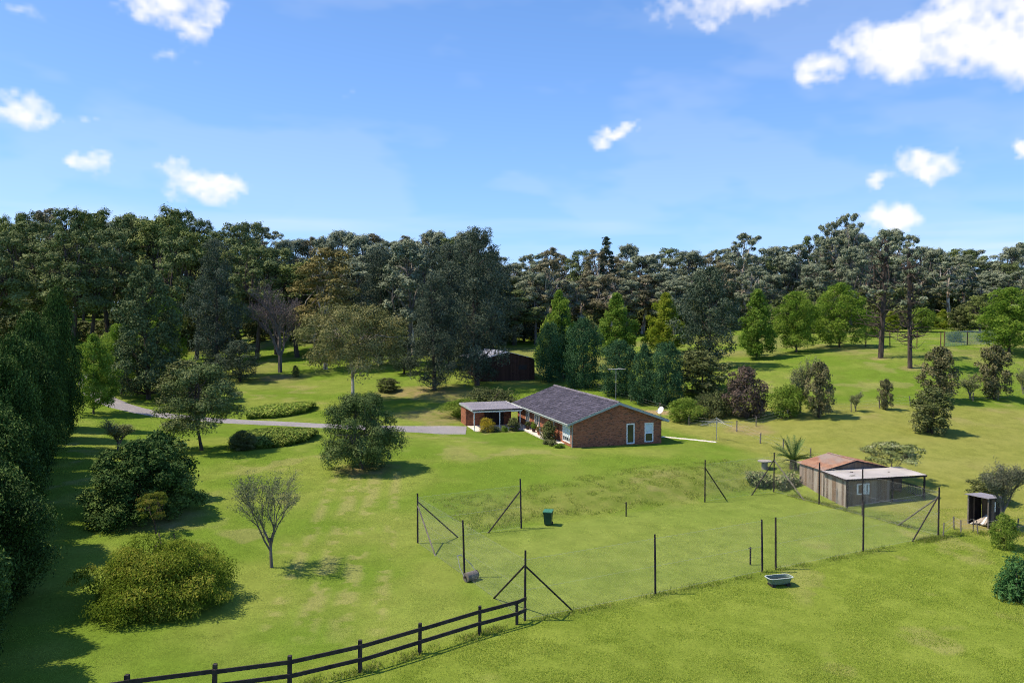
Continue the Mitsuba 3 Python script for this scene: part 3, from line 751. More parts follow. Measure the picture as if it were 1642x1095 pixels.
sw, s0, s1, se, sr = 5.8, 2.85, 6.15, 2.42, 3.05
gt = lambda a: se + (sr - se) * (1 - abs(a - sw / 2) / (sw / 2)) - .03
planks(shed, lambda a: se - .03, s0, s1, .26, -.1, (0, 0, 0), (0, 1, 0), (-1, 0, 0), SM)
planks(shed, lambda a: se - .03, s0, s1, .36, -.1, (sw, 0, 0), (0, 1, 0), (1, 0, 0), SM)
planks(shed, gt, 0, sw, .26, -.1, (0, s0, 0), (1, 0, 0), (0, -1, 0), SM, mats=('old_board_1', 'old_board_3'))
planks(shed, gt, 0, sw, .36, -.1, (0, s1, 0), (1, 0, 0), (0, 1, 0), SM)
part(shed, 'floor', MB().box([.02, s0 + .02, -.2], [sw - .02, s1 - .02, .9]).ply('dark_inside'), SM)
for s in (-1, 1):
    e, b = (-.22 if s < 0 else sw + .22), MB()
    n = 34
    for k in range(n):                                             # corrugated sheet
        y0, y1 = s0 - .25 + (s1 - s0 + .5) * k / n, s0 - .25 + (s1 - s0 + .5) * (k + 1) / n
        h0, h1 = (.022 if k % 2 else -.0), (-.0 if k % 2 else .022)
        b.add([(e, y0, se - .06 + h0), (e, y1, se - .06 + h1), (sw / 2, y1, sr + h1), (sw / 2, y0, sr + h0)], [[0, 1, 2], [0, 2, 3]])
    part(shed, 'roof_sheet', b.ply('rust'), SM, label='rusty corrugated iron')
part(shed, 'barge_board', MB().bar((-.22, s0 - .24, se - .1), (sw / 2, s0 - .24, sr - .03), .04, .12).bar((sw + .22, s0 - .24, se - .1), (sw / 2, s0 - .24, sr - .03), .04, .12).ply('dark_timber'), SM)
part(shed, 'ridge_cap', MB().bar((sw / 2, s0 - .26, sr + .03), (sw / 2, s1 + .26, sr + .03), .22, .025).ply('rust'), SM)

vs = thing('verandah_shed', 'open-fronted board shed with a low white iron roof', 'shed')
pw, pd, ph = 6.8, 2.7, 2.24
b = MB(); n = 60
for k in range(n):
    x0, x1 = -.3 + (pw + .6) * k / n, -.3 + (pw + .6) * (k + 1) / n
    h0, h1 = (.02 if k % 2 else 0), (0 if k % 2 else .02)
    b.add([(x0, -.35, ph + .03 + h0), (x1, -.35, ph + .03 + h1), (x1, pd + .05, ph + .12 + h1), (x0, pd + .05, ph + .12 + h0)], [[0, 1, 2], [0, 2, 3]])
part(vs, 'roof_sheet', b.ply('white_roof'), SM)
part(vs, 'roof_patch', MB().box([.75, .5, ph + .085], [1.2, .68, ph + .10]).box([1.55, 1.6, ph + .115], [1.85, 1.75, ph + .13]).box([4.6, 1.0, ph + .10], [4.75, 1.1, ph + .115]).ply('dark_inside'), SM)
part(vs, 'roof_beam', MB().bar((-.3, -.3, ph - .06), (pw + .3, -.3, ph - .06), .05, .13).bar((-.27, -.27, ph - .05), (-.27, pd, ph + .03), .05, .12).bar((pw + .27, -.27, ph - .05), (pw + .27, pd, ph + .03), .05, .12).ply('dark_timber'), SM)
for x, y in ((-.12, -.28), (3.95, -.28), (pw + .1, -.28), (pw + .1, pd - .1)):
    part(vs, 'post', MB().bar((x, y, -.4), (x, y, ph - .13), .11).ply('dark_timber'), SM)
planks(vs, lambda a: ph - .02, .05, 3.9, .24, -.15, (0, 0, 0), (1, 0, 0), (0, -1, 0), SM, mats=('old_board_1', 'old_board_3', 'old_board_0'))
planks(vs, lambda a: ph - .0, 0.03, pd, .24, -.15, (0, 0, 0), (0, 1, 0), (-1, 0, 0), SM)
planks(vs, lambda a: ph - .02, 0.05, 2.0, .3, -.05, (3.9, 0, 0), (0, 1, 0), (1, 0, 0), SM, mats=('old_board_1',))
planks(vs, lambda a: ph + .0, 3.95, pw, .3, -.05, (0, 2.1, 0), (1, 0, 0), (0, -1, 0), SM, mats=('old_board_1', 'old_board_3', 'barn_board'))
window(vs, (0, -.05, 0), (1, 0, 0), (0, -1, 0), .95, 1.5, 1.0, 1.78, SM, fw=.07)
window(vs, (0, -.05, 0), (1, 0, 0), (0, -1, 0), 1.68, 1.95, 1.0, 1.78, SM, fw=.07)
part(vs, 'floor', MB().box([3.95, -.3, -.3], [pw + .2, pd, .32]).ply('grey_timber'), SM)
rl = MB().bar((pw + .1, -.2, 1.2), (pw + .1, pd - .15, 1.2), .06).bar((pw + .1, -.2, .5), (pw + .1, pd - .15, .5), .05)
for k in range(12):
    rl.bar((pw + .1, -.1 + k * .26, .52), (pw + .1, -.1 + k * .26, 1.17), .04)
part(vs, 'railing', rl.ply('grey_timber'), SM)
part(vs, 'bench', MB().box([4.5, 1.5, .72], [6.4, 1.95, .78]).box([4.6, 1.55, .32], [4.7, 1.9, .72]).box([6.2, 1.55, .32], [6.3, 1.9, .72]).ply('old_board_3'), SM)
st = thing('concrete_step', 'two pale concrete steps in front of the white-roofed shed', 'steps')
part(st, 'tread', MB().box([5.0, -.72, -.3], [6.2, -.32, .2]).ply('concrete'), SM)
part(st, 'tread', MB().box([4.95, -1.15, -.3], [6.3, -.723, .07]).ply('concrete'), SM)

op = at(1552, 839); OM = frame(op, math.radians(-62))
ou = thing('open_hut', 'small dark open-sided hut holding stacked planks', 'hut')
ow, od, oh = 1.5, 1.6, 2.1
planks(ou, lambda a: oh - .1, 0, od, .2, -.1, (ow, 0, 0), (0, 1, 0), (1, 0, 0), OM, mats=('old_board_1', 'dark_timber'))
planks(ou, lambda a: oh - .1, 0, od, .2, -.1, (0, 0, 0), (0, 1, 0), (-1, 0, 0), OM, mats=('old_board_1', 'dark_timber'))
planks(ou, lambda a: oh - .2, 0, ow, .2, -.1, (0, od, 0), (1, 0, 0), (0, 1, 0), OM, mats=('old_board_1', 'old_board_3'))
part(ou, 'post', MB().bar((.03, -.04, -.2), (.03, -.04, oh - .05), .08).ply('grey_timber'), OM)
part(ou, 'post', MB().bar((ow - .03, -.04, -.2), (ow - .03, -.04, oh - .05), .08).ply('grey_timber'), OM)
part(ou, 'roof', MB().poly([(-.12, -.25, oh), (ow + .12, -.25, oh), (ow + .12, od + .12, oh - .12), (-.12, od + .12, oh - .12)], (0, 0, .05)).ply('grey_sheet'), OM)
part(ou, 'window', MB().box([ow + .045, .55, 1.1], [ow + .05, .7, 1.8]).ply('white_paint'), OM)
for k in range(9):
    a = .15 + .14 * k; r = rng.normal(size=4) * .06
    t = thing('loose_plank', 'pale loose plank leaning in the small open hut', 'plank', 'planks leaning in the open hut')
    scene[t] = {**MB().bar((a + r[0], .0 + r[1], .05 + .02 * k), (a * .5 + .5 + r[2], 1.3, .5 + .09 * k + r[3]), .16, .035).ply('old_board_2' if k % 3 else 'white_paint'), 'to_world': T(OM)}

# ------------------------------------------------------------------ the court fence: tall posts, braces and wire netting
cf = thing('court_fence', 'tall dark post and wire netting fence round the old tennis court', 'fence')


def cpost(px, py, h=3.45, lean=(0, 0)):
    p = at(px, py)
    u, v = court_uv(p[0], p[1])
    if min(abs(u), abs(u - CL)) < 1.2:
        u = 0 if u < CL / 2 else CL
    if min(abs(v), abs(v - CW)) < 1.6:
        v = 0 if v < CW / 2 else CW
    q = court_pt(u, v); z = float(Z(q[0], q[1]))
    part(cf, 'post', MB().tube([(q[0], q[1], z - .4), (q[0] + lean[0] * .5, q[1] + lean[1] * .5, z + h / 2), (q[0] + lean[0], q[1] + lean[1], z + h)], [.062, .058, .052], 7).ply('dark_timber', 40))
    return u, v


def brace(u, v, du, dv, top=2.75, m='dark_timber'):
    q, e = court_pt(u, v), court_pt(u + du, v + dv)
    part(cf, 'brace', MB().tube([(e[0], e[1], float(Z(e[0], e[1])) - .12), (q[0], q[1], float(Z(q[0], q[1])) + top)], .048, 6).ply(m, 40))


A = cpost(840, 997, 3.5, (.03, 0)); B_ = cpost(672, 873, 3.3); C_ = cpost(1240, 790, 3.35); D_ = cpost(1508, 857, 3.35)
p1 = cpost(1046, 950, 3.25, (-.05, 0)); p2 = cpost(1217, 915, 3.1, (-.07, 0)); p3 = cpost(1234, 909, 3.1, (-.05, 0)); p4 = cpost(1383, 884, 3.2, (-.03, 0))
l1 = cpost(745, 925, 3.3, (-.1, 0)); f1 = cpost(838, 848, 3.5, (-.08, 0)); f2 = cpost(1125, 803, 3.4); r1 = cpost(1325, 806, 3.3); r2 = cpost(1391, 826, 3.5, (-.04, 0))
brace(0, 0, 2.9, 0); brace(0, 0, 0, 3.6); brace(0, CW, 3.0, 0); brace(0, CW, 0, -3.2, 2.5, 'grey_timber'); brace(f1[0], CW, -2.7, 0); brace(f2[0], CW, 2.3, 0)
brace(CL, CW, -2.6, 0); brace(CL, CW, 0, -3.4, 2.7, 'grey_timber'); brace(CL, 0, -2.8, .0, 2.8); brace(CL, 0, 0, 3.2, 2.7, 'grey_timber')


def netting(p, q, h=3.0, pitch=.16, r=.0019):
    """Wire netting between two points of the court: two families of slanting wires and three straining wires."""
    a, b = court_pt(*p), court_pt(*q); L = np.linalg.norm(b - a); m = MB()
    ts, hs = [], []
    n = int((L + h) / pitch)
    S = []
    for k in range(n):
        s = k * pitch - h
        lo, hi = max(0, -s), min(h, L - s)
        if hi > lo:
            S.append((s + lo, lo, s + hi, hi)); S.append((L - s - lo, lo, L - s - hi, hi))
    S = np.array(S)
    P0 = a + (b - a) * (S[:, :1] / L); P1 = a + (b - a) * (S[:, 2:3] / L)
    z0, z1 = Z(P0[:, 0], P0[:, 1]) + S[:, 1] + .04, Z(P1[:, 0], P1[:, 1]) + S[:, 3] + .04
    d = (b - a) / L; nrm = np.array([-d[1], d[0]])
    V, F_l = [], []
    A0, A1 = np.column_stack([P0, z0]), np.column_stack([P1, z1])
    t = norm(A1 - A0); side = np.cross(t, np.r_[nrm, 0.]); nn = np.broadcast_to(np.r_[nrm, 0.], side.shape)
    ang = [0, 2.094, 4.189]
    V = np.stack([A + (side * math.cos(g) + nn * math.sin(g)) * r for A in (A0, A1) for g in ang], 1).reshape(-1, 3)
    base = np.arange(len(S))[:, None] * 6
    f = [[0, 1, 4], [0, 4, 3], [1, 2, 5], [1, 5, 4], [2, 0, 3], [2, 3, 5]]
    m.add(V, np.vstack([base + x for x in f]))
    for hh in (.06, h / 2, h):
        k = np.linspace(0, 1, max(2, int(L / 1.5)))[:, None]; w = a + (b - a) * k
        m.tube(np.column_stack([w, Z(w[:, 0], w[:, 1]) + hh + .03]), .005, 3)
    part(cf, 'netting', m.ply('wire'), kind='stuff')


for p, q in ((A, p1), (p1, p2), (p3, p4), (p4, D_), (A, l1), (l1, B_), (B_, f1), (f2, C_), (C_, r1), (r1, r2), (r2, D_)):
    netting(p, q)
for px, py in ((1004, 828), (1203, 906)):
    p = at(px, py)
    k = thing('net_post', 'short dark tennis net post at the ' + ('bank side' if py < 850 else 'paddock side') + ' of the court', 'post')
    scene[k] = MB().tube([(p[0], p[1], p[2] - .3), (p[0], p[1], p[2] + 1.08)], .05, 7).tube([(p[0], p[1], p[2] + 1.0), (p[0] - .12, p[1], p[2] + 1.0)], .03, 5).ply('dark_timber', 40)

# ------------------------------------------------------------------ the two-rail timber fence in front
rfz = thing('rail_fence', 'dark two-rail timber fence running up to the court corner', 'fence')
fp = []
for px, py in ((829, 1001), (769, 1018), (673, 1049), (577, 1078), (464, 1105), (343, 1122), (205, 1141), (60, 1165)):
    fp.append(at(px, py))
rng = np.random.default_rng(31)
for i, p in enumerate(fp):
    lx, ly = rng.normal(size=2) * .03
    part(rfz, 'post', MB().bar((p[0], p[1], p[2] - .4), (p[0] + lx, p[1] + ly, p[2] + (1.38 if i else 1.15)), .17, .15).ply('dark_timber'))
ap_ = np.array([*court_pt(0, 0), 0.0])
ends = [ap_] + fp
for i in range(len(ends) - 1):
    a, b = ends[i], ends[i + 1]
    d = norm((b - a) * [1, 1, 0]); s = np.array([d[1], -d[0], 0]) * .095
    if s[1] > 0:
        s = -s
    for hgt in (1.14, .58):
        part(rfz, 'rail', MB().bar(a + s + [0, 0, hgt] - d * .06 * (i > 0), b + s * (1.02 + .2 * (i % 2)) + [0, 0, hgt + rng.normal() * .015] + d * .06, .05, .17).ply('dark_timber'))


# ------------------------------------------------------------------ wire fences
def wire_fence(label, pts, h=1.15, m='grey_timber', wires=(.35, .7, 1.05), r=.065, jitter=.05, name='wire_fence', thick_first=False):
    k = thing(name, label, 'fence'); P = [at(*p) if len(p) == 2 else np.array(p) for p in pts]
    g = np.random.default_rng(len(label))
    for p in P:
        hh = h * g.uniform(.9, 1.1); a, b = g.normal(size=2) * jitter
        part(k, 'post', MB().tube([(p[0], p[1], p[2] - .3), (p[0] + a, p[1] + b, p[2] + hh)], r * g.uniform(.8, 1.2), 6).ply(m, 40))
    w = MB()
    for a, b in zip(P[:-1], P[1:]):
        n = 5; s = np.linspace(0, 1, n)[:, None]; q = a + (b - a) * s
        for t in wires:
            w.tube(np.column_stack([q[:, :2], Z(q[:, 0], q[:, 1]) + t]), .006, 3, cap=False)
    part(k, 'wire', w.ply('wire'))
    if name == 'enclosure_fence':                                  # fine bird netting on the right-hand bays
        m = MB()
        for a, b in zip(P[-3:-1], P[-2:]):
            for t in np.linspace(.05, 2.5, 22):
                m.tube(np.array([a + [0, 0, t], b + [0, 0, t]]), .012, 3, cap=False)
            for t in np.linspace(0, 1, 60):
                q = a + (b - a) * t; m.tube(np.array([q, q + [0, 0, 2.5]]), .012, 3, cap=False)
        part(k, 'netting', m.ply('net'), kind='stuff')


wire_fence('post and wire fence from behind the house down to the board shed', [(903, 612), (940, 622), (975, 633), (1012, 644), (1058, 660), (1105, 682), (1181, 692), (1219, 711), (1256, 722), (1300, 738)])
wire_fence('low wire fence along the shrubs of the upper paddock', [(1181, 692), (1212, 684), (1262, 672), (1312, 668), (1365, 660), (1411, 655), (1460, 650), (1505, 646), (1560, 643), (1600, 642), (1645, 636)], jitter=.09)
wire_fence('low leaning wire fence between the court corner and the hut', [(1512, 862), (1530, 848), (1541, 855), (1560, 852), (1569, 856), (1630, 852), (1660, 846)], .95, r=.04, wires=(.3, .6, .85), jitter=.1)
wire_fence('tall netted enclosure fence below the far forest', [(1388, 556), (1427, 556), (1470, 557), (1508, 557), (1514, 556), (1551, 553), (1600, 552)], 2.6, wires=(.4, .9, 1.4, 1.9, 2.4), r=.09, name='enclosure_fence', m='brown_timber')
bf = thing('rail_fence', 'brown three-rail timber fence under the trees at left', 'fence')
bpz = [at(x, y) for x, y in ((296, 571), (318, 570), (345, 569), (370, 568), (395, 566))]
for p in bpz:
    part(bf, 'post', MB().bar(p - [0, 0, .3], p + [0, 0, 1.45], .18).ply('brown_timber'))
for a, b in zip(bpz[:-1], bpz[1:]):
    for hgt in (.45, .85, 1.25):
        part(bf, 'rail', MB().bar(a + [0, -.1, hgt], b + [0, -.1, hgt], .05, .14).ply('brown_timber'))

# ------------------------------------------------------------------ clothes hoist, bin, bath, roller
hp_ = at(1149, 706); HMz = frame(hp_, .5)
ho = thing('clothes_hoist', 'grey rotary clothes hoist at the end of the concrete path', 'clothes hoist')
part(ho, 'pole', MB().tube([(0, 0, -.3), (0, 0, 2.45)], .038, 8).tube([(0, 0, 1.75), (0, 0, 2.1)], .075, 8).ply('galvanised', 40), HMz)
hub = np.array([0, 0, 2.05])
for k in range(4):
    a = k * math.pi / 2; e = np.array([math.cos(a) * 2.3, math.sin(a) * 2.3, 1.75])
    part(ho, 'arm', MB().tube([hub, e], .026, 6).tube([(0, 0, 2.4), hub + (e - hub) * .55], .014, 5).ply('galvanised', 40), HMz)
lw = MB()
for q in (.35, .55, .75, .95):
    c = [hub + (np.array([math.cos(k * math.pi / 2) * 2.3, math.sin(k * math.pi / 2) * 2.3, 1.75]) - hub) * q for k in range(5)]
    for a, b in zip(c[:-1], c[1:]):
        lw.tube([a, (a + b) / 2 - [0, 0, .05], b], .007, 3, cap=False)
part(ho, 'line', lw.ply('galvanised'), HMz)

wp = at(879, 842); WM = frame(wp, -.25)
wb = thing('wheelie_bin', 'dark green wheelie bin with a lighter lid by the court bank', 'bin')
b = MB().add([(x * s, y * s * 1.1, z) for z, s in ((.08, .23), (.95, .30)) for x, y in ((-1, -1), (1, -1), (1, 1), (-1, 1))], [[0, 1, 5], [0, 5, 4], [1, 2, 6], [1, 6, 5], [2, 3, 7], [2, 7, 6], [3, 0, 4], [3, 4, 7], [0, 3, 2], [0, 2, 1], [4, 5, 6], [4, 6, 7]])
part(wb, 'body', b.box([-.31, -.35, .90], [.31, .35, .97]).ply('bin_green'), WM)
part(wb, 'lid', MB().poly([(-.33, -.38, .975), (.33, -.38, .975), (.33, .36, 1.03), (-.33, .36, 1.03)], (0, 0, .05)).ply('bin_lid'), WM)
part(wb, 'handle', MB().tube([(-.25, .42, .98), (.25, .42, .98)], .02, 6).ply('bin_green'), WM)
for s in (-1, 1):
    part(wb, 'wheel', MB().tube([(s * .22, .3, .1), (s * .27, .3, .1)], .1, 12).ply('tyre'), WM)

kp = at(1249, 938); KM = frame([kp[0], kp[1], kp[2]], .25) @ np.diag([.88, .88, .9, 1])
bath = thing('bath_trough', 'old enamel bathtub standing in the paddock as a water trough', 'bathtub')


def loft(rings, cap=True):
    n = len(rings[0]); V = np.vstack(rings)
    f = [[i * n + j, i * n + (j + 1) % n, (i + 1) * n + (j + 1) % n, (i + 1) * n + j] for i in range(len(rings) - 1) for j in range(n)]
    f = np.array(f); f = np.vstack([f[:, [0, 1, 2]], f[:, [0, 2, 3]]])
    k = (len(rings) - 1) * n
    if cap:
        f = np.vstack([f, [[k, k + j, k + j + 1] for j in range(1, n - 1)]])
    return V, f


def ring(L, W, z, x0=0, n=28, e=5):
    a = np.linspace(0, 2 * np.pi, n + 1)[:-1]; c, s = np.cos(a), np.sin(a)
    return np.column_stack([x0 + L * np.sign(c) * np.abs(c) ** (2 / e), W * np.sign(s) * np.abs(s) ** (2 / e), np.full(n, z)])


part(bath, 'tub', mikit.ply(loft([ring(.62, .24, .12), ring(.72, .30, .25), ring(.80, .36, .52), ring(.86, .42, .53), ring(.86, .42, .50), ring(.80, .365, .495), ring(.70, .29, .20), ring(.6, .22, .18)]), 'enamel_green', 35), KM)
part(bath, 'rim', mikit.ply(loft([ring(.805, .365, .545), ring(.88, .44, .545), ring(.88, .44, .515)], False), 'enamel_white', 40), KM)
part(bath, 'water', mikit.ply(loft([ring(.775, .34, .40), ring(.3, .15, .401), ring(.05, .05, .402)]), 'dark_glass'), KM)
part(bath, 'block', MB().box([-.65, -.3, -.12], [-.4, .3, .13]).box([.4, -.3, -.12], [.65, .3, .13]).ply('dark_timber'), KM)

lp = at(755, 931); RM = frame(lp, .75) @ np.diag([.85, .9, .9, 1])
ro = thing('lawn_roller', 'old concrete lawn roller lying against a court fence post', 'lawn roller')
part(ro, 'drum', MB().tube([(-.44, 0, .29), (.44, 0, .29)], .29, 24).ply('roller_drum', 40), RM)
part(ro, 'hub', MB().tube([(-.485, 0, .33), (-.56, 0, .33)], .08, 10).tube([(.485, 0, .33), (.56, 0, .33)], .08, 10).tube([(.485, 0, .33), (.49, 0, .33)], .27, 18).ply('dark_timber', 40), RM)
part(ro, 'handle', MB().tube([(-.54, 0, .33), (-.5, .5, .8), (-.15, 1.15, 1.35)], .022, 6).tube([(.54, 0, .33), (.5, .5, .8), (.15, 1.15, 1.35)], .022, 6).tube([(-.22, 1.15, 1.35), (.22, 1.15, 1.35)], .028, 6).ply('galvanised', 40), RM)

# a covered garden table, boulders and a far car
tp = at(1226, 752)
gt_ = thing('garden_table', 'round grey stone garden table on the bank by the fence corner', 'table')
part(gt_, 'top', MB().tube([(tp[0], tp[1], tp[2] + .68), (tp[0], tp[1], tp[2] + .76)], .62, 20).ply('stone', 40))
part(gt_, 'base', MB().tube([(tp[0], tp[1], tp[2] - .1), (tp[0], tp[1], tp[2] + .68)], .28, 12).ply('stone', 40))


def car(name, label, px, py, yaw, paint):
    p = at(px, py); M = frame(p, yaw); k = thing(name, label, 'car')
    side = [(-2.1, .35), (2.1, .35), (2.15, .8), (1.2, .95), (.6, 1.45), (-1.1, 1.48), (-1.75, 1.0), (-2.15, .95)]
    from shapely.geometry import Polygon
    m = trimesh.creation.extrude_polygon(Polygon(side), 1.7, engine='earcut'); v = np.array(m.vertices)
    part(k, 'body', mikit.ply((np.column_stack([v[:, 0], v[:, 2] - .85, v[:, 1]]), np.array(m.faces)[:, ::-1]), paint), M)
    for s in (-1, 1):
        part(k, 'window', MB().poly([(-1.45, s * .856, 1.0), (.95, s * .856, 1.0), (.5, s * .856, 1.38), (-1.0, s * .856, 1.4)]).ply('dark_glass'), M)
        for x in (-1.35, 1.3):
            part(k, 'wheel', MB().tube([(x, s * .7, .32), (x, s * .88, .32)], .32, 14).ply('tyre'), M)


car('parked_car', 'dark blue car parked beyond the brown rail fence', 322, 552, .1, 'car_blue')
car('parked_car', 'white car parked beyond the brown rail fence', 372, 551, .05, 'car_white')

# ------------------------------------------------------------------ trees and shrubs
GUM_G = [(.034, .056, .018), (.086, .120, .040), (.175, .200, .082)]
GUM_L = [(.044, .068, .014), (.108, .142, .036), (.205, .228, .075)]
GUM_GREY = [(.060, .080, .050), (.132, .162, .102), (.235, .262, .178)]
GUM_BROWN = [(.054, .053, .028), (.124, .122, .070), (.215, .202, .128)]
CASU = [(.018, .032, .018), (.050, .076, .046), (.110, .132, .085)]
MAPLE = [(.034, .072, .010), (.090, .148, .021), (.178, .228, .046)]
MAPLE_Y = [(.060, .095, .008), (.125, .160, .018), (.21, .225, .036)]
CYP = [(.010, .034, .014), (.032, .086, .034), (.078, .145, .062)]
HEDGE = [(.009, .026, .005), (.032, .070, .012), (.110, .165, .034)]
GOLD = [(.062, .060, .015), (.140, .124, .038), (.235, .198, .075)]
OLIVE = [(.030, .045, .014), (.080, .100, .032), (.140, .150, .062)]
DARK = [(.011, .032, .006), (.040, .084, .015), (.115, .165, .040)]
PURPLE = [(.026, .024, .016), (.075, .058, .044), (.120, .090, .075)]
pointed = lambda t: (min(1, t * 5 + .45) * (1 - t) ** .75) * 1.15
egg = lambda t: math.sin(math.pi * (.16 + .80 * t)) ** .75
column = lambda t: min(1, .62 + 2.2 * t) * min(1, (1.02 - t) * 3.2) ** .6
# forest kinds
for i in range(5):
    proto(f'gum_{i}', gum(40 + i, 26, 13, GUM_G if i < 1 else GUM_L if i < 2 else GUM_GREY if i < 4 else GUM_BROWN, n=19000, leaf=.40, nc=(62, 72, 48, 64, 54)[i], fork=(.45, .38, .5, .42, .48)[i], bottom=(.30, .24, .40, .30, .34)[i], csize=(.115, .122, .082, .105, .094)[i], flat=.82, bark=('bark_dark', 'bark_dark', 'bark_pale', 'bark_grey', 'bark_pale')[i], bare=(0, 0, 9, 3, 6)[i]), 26, 13)
proto('forest_oval', oval(60, 22, 13, GUM_G, n=15000, leaf=.46, nc=70, base=.12, csize=.12, tall=.75, bark='bark_dark', bsdf='leaf', tri=True, shell=.5), 22, 13)
proto('forest_low', oval(64, 16, 12, GUM_G, n=8000, leaf=.55, nc=60, base=.0, csize=.13, tall=.8, bark='bark_dark', bsdf='leaf', tri=True, prof=egg, multi=2), 16, 12)
proto('casuarina', oval(61, 24, 12, [(.015, .027, .017), (.046, .068, .044), (.108, .130, .088)], n=34000, leaf=.42, nc=100, base=.05, csize=.125, tall=.9, bark='bark_dark', bsdf='leaf', tri=True, shell=.4, aspect=.28, out=.4, fill=.9, prof=lambda t: math.sin(math.pi * (.22 + .74 * t)) ** .6), 24, 12)
proto('understorey', oval(62, 5, 6, OLIVE, n=3200, leaf=.4, nc=26, base=.04, csize=.17, tall=.8, bark='bark_dark', bsdf='leaf', tri=True, multi=3, prof=egg), 5, 6)
proto('spire_pine', oval(63, 24, 8, CASU, n=7000, leaf=.55, nc=60, base=.12, csize=.12, tall=.6, bsdf='leaf', tri=True, prof=pointed), 24, 8)
# park trees
proto('maple', oval(70, 11, 8, MAPLE, n=20000, leaf=.27, nc=84, base=.10, csize=.125, tall=.8, prof=lambda t: (min(1, t * 4 + .62)) * (1 - t ** 1.9) ** .8 * 1.02, out=.45, tr=.016), 11, 8)
proto('maple_wide', oval(71, 11, 9.5, MAPLE, n=21000, leaf=.27, nc=90, base=.09, csize=.12, tall=.8, prof=lambda t: (min(1, t * 4 + .66)) * (1 - t ** 2.6) ** .7, out=.45, tr=.016), 11, 9.5)
proto('maple_yellow', oval(72, 11, 8, MAPLE_Y, n=19000, leaf=.27, nc=84, base=.07, csize=.125, tall=.85, prof=lambda t: (min(1, t * 4 + .6)) * (1 - t ** 1.6) ** .85, out=.45, tr=.016), 11, 8)
proto('cypress', oval(73, 9, 4.2, CYP, n=20000, leaf=.22, nc=80, base=.0, csize=.16, tall=1.6, ragged=.1, prof=column, out=.4, up=.1, bsdf='leaf', aspect=.35, along=(0, 0, 1), tr=.014), 9, 4.2)
proto('maple_b', oval(171, 11, 8.5, MAPLE, n=20000, leaf=.27, nc=70, base=.12, csize=.135, tall=.8, ragged=.35, prof=lambda t: math.sin(math.pi * (.20 + .76 * t)) ** .6, out=.5, tr=.018), 11, 8.5)
proto('maple_c', oval(172, 11, 7.5, [(.030, .068, .010), (.082, .140, .022), (.160, .215, .044)], n=19000, leaf=.27, nc=76, base=.08, csize=.13, tall=.9, ragged=.3, prof=lambda t: (min(1, t * 4 + .55)) * (1 - t ** 1.4) ** .8, out=.5, tr=.018), 11, 7.5)
proto('wide_shrub', mound(173, 3, 7, OLIVE, n=9000, leaf=.22, nc=60, csize=.10, bsdf='leaf', lump=.4), 3, 7)
proto('cypress_b', oval(174, 9, 4.4, CYP, n=20000, leaf=.22, nc=70, base=.0, csize=.155, tall=1.5, ragged=.26, prof=lambda t: min(1, .66 + 1.6 * t) * (1 - t ** 1.5) ** .7, out=.45, up=.1, bsdf='leaf', aspect=.35, along=(0, .15, 1), tr=.014), 9, 4.4)
proto('wattle', oval(74, 12, 8, CASU, n=15000, leaf=.30, nc=85, base=.10, csize=.125, tall=.75, bsdf='leaf', prof=egg, aspect=.4, shell=.35), 12, 8)
proto('olive_shrub', oval(75, 6.5, 4.2, OLIVE, n=9000, leaf=.22, nc=46, base=.03, csize=.16, tall=.9, bsdf='leaf', multi=3, prof=egg), 6.5, 4.2)
proto('brown_shrub', oval(76, 6.5, 4.2, [(.036, .044, .018), (.095, .100, .045), (.185, .165, .085)], n=9500, leaf=.22, nc=50, base=.05, csize=.15, tall=.95, bsdf='leaf', prof=egg, fill=.7), 6.5, 4.2)
proto('plum', oval(77, 7, 5.6, PURPLE, n=11000, leaf=.25, nc=46, base=.03, csize=.17, tall=.85, bsdf='leaf', multi=2, prof=egg), 7, 5.6)
proto('green_shrub', oval(78, 4, 4.6, [(.04, .075, .012), (.09, .14, .022), (.16, .195, .045)], n=8000, leaf=.2, nc=44, base=.03, csize=.16, tall=.85, multi=4, prof=egg), 4, 4.6)
proto('feathery', twiggy(79, 6, 4.5, 4, kids=(4, 4, 3, 3), cols=[(.10, .13, .04), (.19, .21, .09)], n=3800, leaf=.2, first=.08, rise=.9), 6, 4.5)
proto('dead_gum', {**gum(80, 20, 8, GUM_GREY, n=1900, leaf=.36, nc=26, fork=.90, bottom=.46, tr=.019, csize=.085, spread=.74, bare=90, bark='bark_dark', flat=.6)}, 20, 8)
proto('leyland', oval(81, 11, 5.2, HEDGE, n=66000, leaf=.20, nc=190, base=.0, csize=.135, tall=1.6, prof=column, out=.45, up=.15, bsdf='leaf', aspect=.42, along=(.15, 0, 1), tr=.014, shell=.3), 11, 5.2)

rng = np.random.default_rng(77)
SKY_X = [-80, 0, 60, 130, 200, 260, 300, 340, 370, 400, 450, 480, 520, 560, 590, 640, 680, 730, 770, 800, 815, 840, 870, 900, 930, 960, 1010, 1040, 1070, 1100, 1130, 1160, 1230, 1260, 1290, 1330, 1400, 1440, 1480, 1520, 1560, 1600, 1640, 1720]
SKY_Y = [345, 342, 338, 336, 332, 336, 338, 346, 362, 360, 370, 374, 364, 360, 358, 370, 362, 374, 372, 392, 410, 408, 398, 408, 398, 400, 396, 408, 394, 402, 406, 396, 394, 398, 376, 364, 372, 366, 378, 386, 396, 398, 390, 388]


def forest(name, pname, px, D, ty, wpx, label, group, cat='tree'):
    x = (px - 821) / FOC * D; z = float(Z(x, D)); h = HC - (ty - 500) * D / FOC - z
    # the camera looks down a little, so a direction's height in the picture grows with its distance from the axis
    return put(name, pname, (x, D, z), max(h, 4), wpx * D / FOC, label, cat, group, rot=rng.uniform(0, 6.28))


